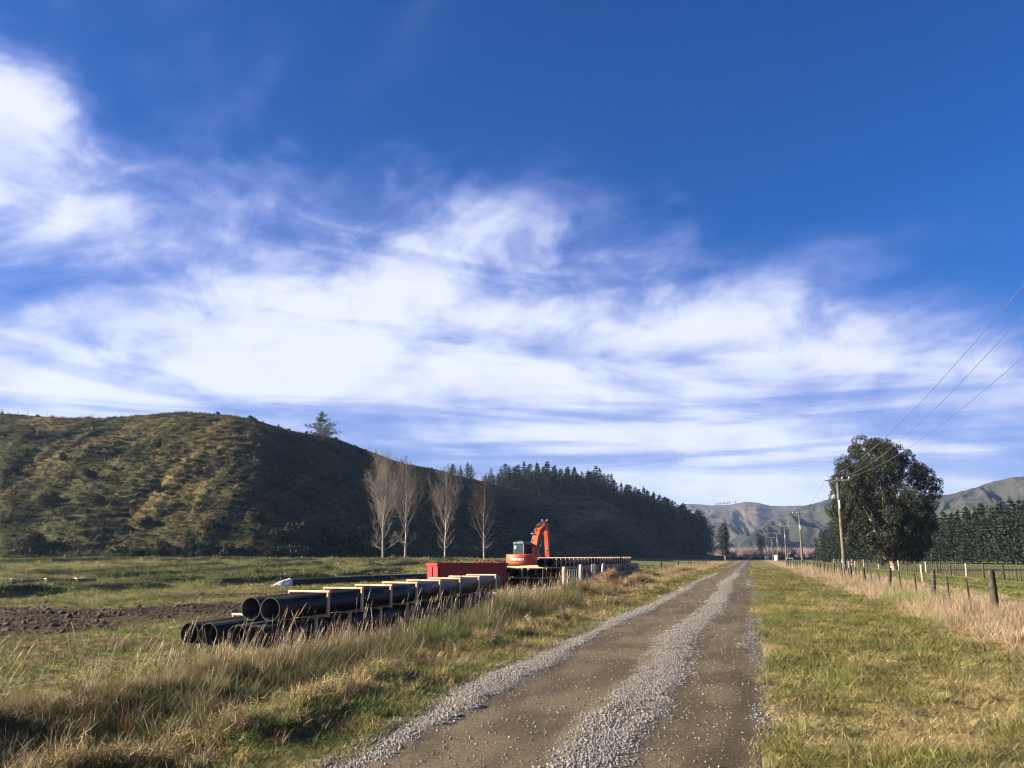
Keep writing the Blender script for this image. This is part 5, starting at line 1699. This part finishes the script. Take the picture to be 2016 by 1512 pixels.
def round_post(px, py, hgt, r, lab, mat='post_pale'):
    q = on_line(px)
    gz = float(ground_z(q.x, q.y))
    b = MB().tube([(0, 0, -0.4), (0, 0, 0.5), (0, 0, hgt - 0.03), (0, 0, hgt)], [r * 1.03, r, r * 0.98, r * 0.82], 12)
    return b.build('gate_post', M[mat], None, True, loc=(q.x, q.y, gz), label=lab, cat='post')
round_post(1110.5, 1150, 1.16, 0.10, 'pale round post with a wire hole, left of the small metal gate')
round_post(1143.5, 1152, 1.25, 0.11, 'taller pale round post, right of the small metal gate')
ga_, gb_ = on_line(1117), on_line(1139)
gl = (gb_ - ga_).length
t = thing('metal_gate', 'small grey barred metal gate between two round posts in dry grass', 'gate', (ga_.x, ga_.y, float(ground_z(ga_.x, ga_.y))), math.atan2(gb_.y - ga_.y, gb_.x - ga_.x))
fr_ = MB()
for z in (0.12, 1.0): fr_.tube([(0, 0, z), (gl, 0, z)], 0.022, 8)
for x in (0.0, gl): fr_.tube([(x, 0, 0.12), (x, 0, 1.0)], 0.022, 8)
fr_.build('frame', M['steel'], t)
for k in range(1, 5): MB().tube([(gl * k / 5, 0, 0.13), (gl * k / 5, 0, 0.99)], 0.014, 6).build('bar', M['steel'], t)
for z in (0.35, 0.56, 0.78): MB().tube([(0, 0, z), (gl, 0, z)], 0.009, 5).build('rail', M['steel'], t)
q = on_line(1168)
t = thing('slab_post', 'wide grey slab post with an ochre panel near its top', 'post', (q.x, q.y, float(ground_z(q.x, q.y))), YAW)
MB().box((0, 0, 0.52), (0.26, 0.09, 1.50), ch=0.012).build('slab', M['concrete'], t)
MB().box((-0.01, -0.048, 1.07), (0.19, 0.012, 0.30), ch=0.003).build('panel', M['ochre'], t)
q = on_line(1184)
t = thing('leaning_post', 'weathered grey square post leaning beside the slab post', 'post', (q.x, q.y, float(ground_z(q.x, q.y))), YAW)
t.rotation_euler = (0.02, 0.10, YAW + 0.3)
MB().box((0, 0, 0.45), (0.19, 0.16, 1.4), ch=0.015).build('shaft', M['concrete'], t)
MB().prism([(-0.09, 0), (0.09, 0), (0.02, 0.10), (-0.05, 0.08)], (0, 0.14, 0), (0, -0.07, 1.15), (1, 0, 0), (0, 0, 1)).build('split_top', M['concrete'], t)

# heap of cut scrub and straw by the turn-off, made of stiff strands
rng = np.random.default_rng(61)
HEAP = [blades('cut_strands', 60, 0.30, 0.30, 2.2, 0.010, 770 + i, M['straw'], 2, 0.5) for i in range(2)]
hx_ = rng.normal(-6.3, 0.85, 240); hy_ = rng.normal(41.0, 2.0, 240)
hz_ = ground_z(hx_, hy_) + 0.12 * np.exp(-((hx_ + 6.3) / 0.8) ** 2 - ((hy_ - 41) / 2) ** 2) * rng.uniform(0.2, 1, 240)
scatter('cut_scrub_heap', HEAP, np.stack([hx_, hy_, hz_], 1), euler(240, rng, 0.5), np.full((240, 3), 1.0), np.ones((240, 3)), 'heap of brown cut straw beside the turn-off past the gate')

# ------------------------------------------------------------------ power line
PX, PY0, PSP, PH = 8.05, 83.2, 65.0, 8.75
pole_me = MB().tube([(0, 0, -0.6), (0, 0, 0.0), (0, 0, 4), (0, 0, PH - 0.02), (0, 0, PH)], [0.20, 0.195, 0.155, 0.115, 0.105], 12).mesh('shaft', True)
pole_me.materials.append(M['pole'])
arm_me = MB().box((0, -0.14, PH - 0.28), (2.1, 0.09, 0.11), ch=0.01).mesh('crossarm'); arm_me.materials.append(M['pole'])
brc_me = MB().beam((-0.55, -0.15, PH - 0.33), (-0.04, -0.13, PH - 0.85), 0.03, 0.015).beam((0.55, -0.15, PH - 0.33), (0.04, -0.13, PH - 0.85), 0.03, 0.015).mesh('arm_brace'); brc_me.materials.append(M['steel'])
ins_me = MB().tube([(0, 0, -0.08), (0, 0, 0.02), (0, 0, 0.03), (0, 0, 0.07), (0, 0, 0.08), (0, 0, 0.13), (0, 0, 0.16)], [0.012, 0.012, 0.05, 0.055, 0.035, 0.04, 0.02], 10).mesh('insulator', True); ins_me.materials.append(M['insulator'])
tag_me = MB().box((0, -0.150, 6.3), (0.11, 0.012, 0.75), ch=0.004).mesh('sign_plate'); tag_me.materials.append(M['white'])
IX = ((-0.95, 0.40, 0.98), (-0.98, -0.40, 0.95))
poles = []
labs = ['tall wooden power pole with crossarm in front of the big gum tree', 'second wooden power pole along the fence, next after the one by the gum tree', 'third wooden power pole along the fence',
        'fourth wooden power pole along the fence', 'fifth wooden power pole along the fence', 'sixth wooden power pole, farthest along the fence', 'seventh wooden power pole at the road end', 'wooden power pole standing beside the viewer']
for k in (-1, 0, 1, 2, 3, 4, 5, 6):
    y = PY0 + PSP * k
    t = thing('power_pole', labs[k] if k >= 0 else labs[7], 'pole', (PX, y, float(ground_z(PX, y))), 0, 'power poles along the fence')
    t.rotation_euler = (0, frnd.gauss(0, .008) - (0.010 if k == 0 else 0), 0)
    add('shaft', pole_me, None, t); a_ = add('crossarm', arm_me, None, t); add('arm_brace', brc_me, None, t)
    for x in IX[k % 2]: add('insulator', ins_me, None, a_, (x, -0.14, PH - 0.15))
    if 0 <= k < 5: add('sign_plate', tag_me, None, t)
    poles.append((k, y))
for (k0, y0), (k1, y1) in zip(poles[:-1], poles[1:]):
    for j in range(3):
        x0, x1 = IX[k0 % 2][j], IX[k1 % 2][j]
        pts = []
        for s_ in np.linspace(0, 1, 17):
            pts.append((PX + x0 + (x1 - x0) * s_, y0 - 0.14 + (y1 - y0) * s_, PH + 0.0 - 1.05 * 4 * s_ * (1 - s_)))
        MB().tube(pts, 0.009, 5, False).build('power_line', M['line'], None, label='thin overhead wire between power poles, in the %s span of the line' % ('climbing overhead', 'gum tree', 'third', 'fourth', 'fifth', 'sixth', 'farthest')[k0 + 1], cat='wire', group='overhead wires, span %d' % (k0 + 2))

# white tanks and a white rail far along the fence
for px, dd, r_, h_ in ((1528.5, 330, 0.75, 2.1), (1507.5, 400, 0.65, 1.9), (1511.5, 405, 0.55, 1.3)):
    q = at(px, 1095, dd)
    t = thing('white_tank', 'small white farm tank beyond the roadside fence posts', 'tank', (q.x, q.y, 0.0), 0, 'white tanks')
    MB().tube([(0, 0, -0.1), (0, 0, h_ * 0.88)], r_, 16).build('barrel', M['white'], t, True)
    MB().tube([(0, 0, h_ * 0.88 + .002), (0, 0, h_)], [r_ * 1.03, 0.12], 16).build('lid', M['white'], t, True)
qa = at(1547, 1095, 165)
t = thing('white_rail', 'white pipe rail standing at the fence by the second power pole', 'rail', (qa.x, qa.y, 0.0), 0.15)
MB().tube([(0, 0, 1.35), (1.25, 0, 1.25)], 0.045, 8).build('top_rail', M['white'], t)
for x, z in ((0.03, 1.30), (1.22, 1.21)): MB().tube([(x, 0, -0.1), (x, 0, z)], 0.045, 8).build('upright', M['white'], t)

# thin fence standing on the hill crest
f5 = thing('crest_fence', 'row of thin fence posts on the left end of the hill crest', 'fence', tuple(hill_point(0, 0.99)))
o0 = hill_point(0, 0.99)
for px in (3, 13, 33, 53, 71, 90):
    q = hill_point(px, 0.992) - o0
    add('post', BATM, None, f5, (q.x, q.y, q.z - 0.1)).scale = (1.4, 1.4, 1.3)

# ------------------------------------------------------------------ air
def haze():
    b = MB().box((0, 0, 0), (2, 2, 2))
    me = b.mesh('haze')
    m = bpy.data.materials.new('valley_haze'); m.use_nodes = True
    t = m.node_tree; t.nodes.clear()
    out = t.nodes.new('ShaderNodeOutputMaterial'); pv = t.nodes.new('ShaderNodeVolumePrincipled')
    pv.inputs['Color'].default_value = (0.42, 0.63, 1.0, 1); pv.inputs['Density'].default_value = 0.00009; pv.inputs['Anisotropy'].default_value = 0.2
    t.links.new(pv.outputs[0], out.inputs['Volume'])
    me.materials.append(m)
    zt = 222.0
    o = add('haze', me, None, loc=(0, 0, (zt - 5) / 2), kind='stuff', label='thin blue air between the viewer and the mountains')
    o.scale = (6300, 6300, (zt + 5) / 2)


haze()
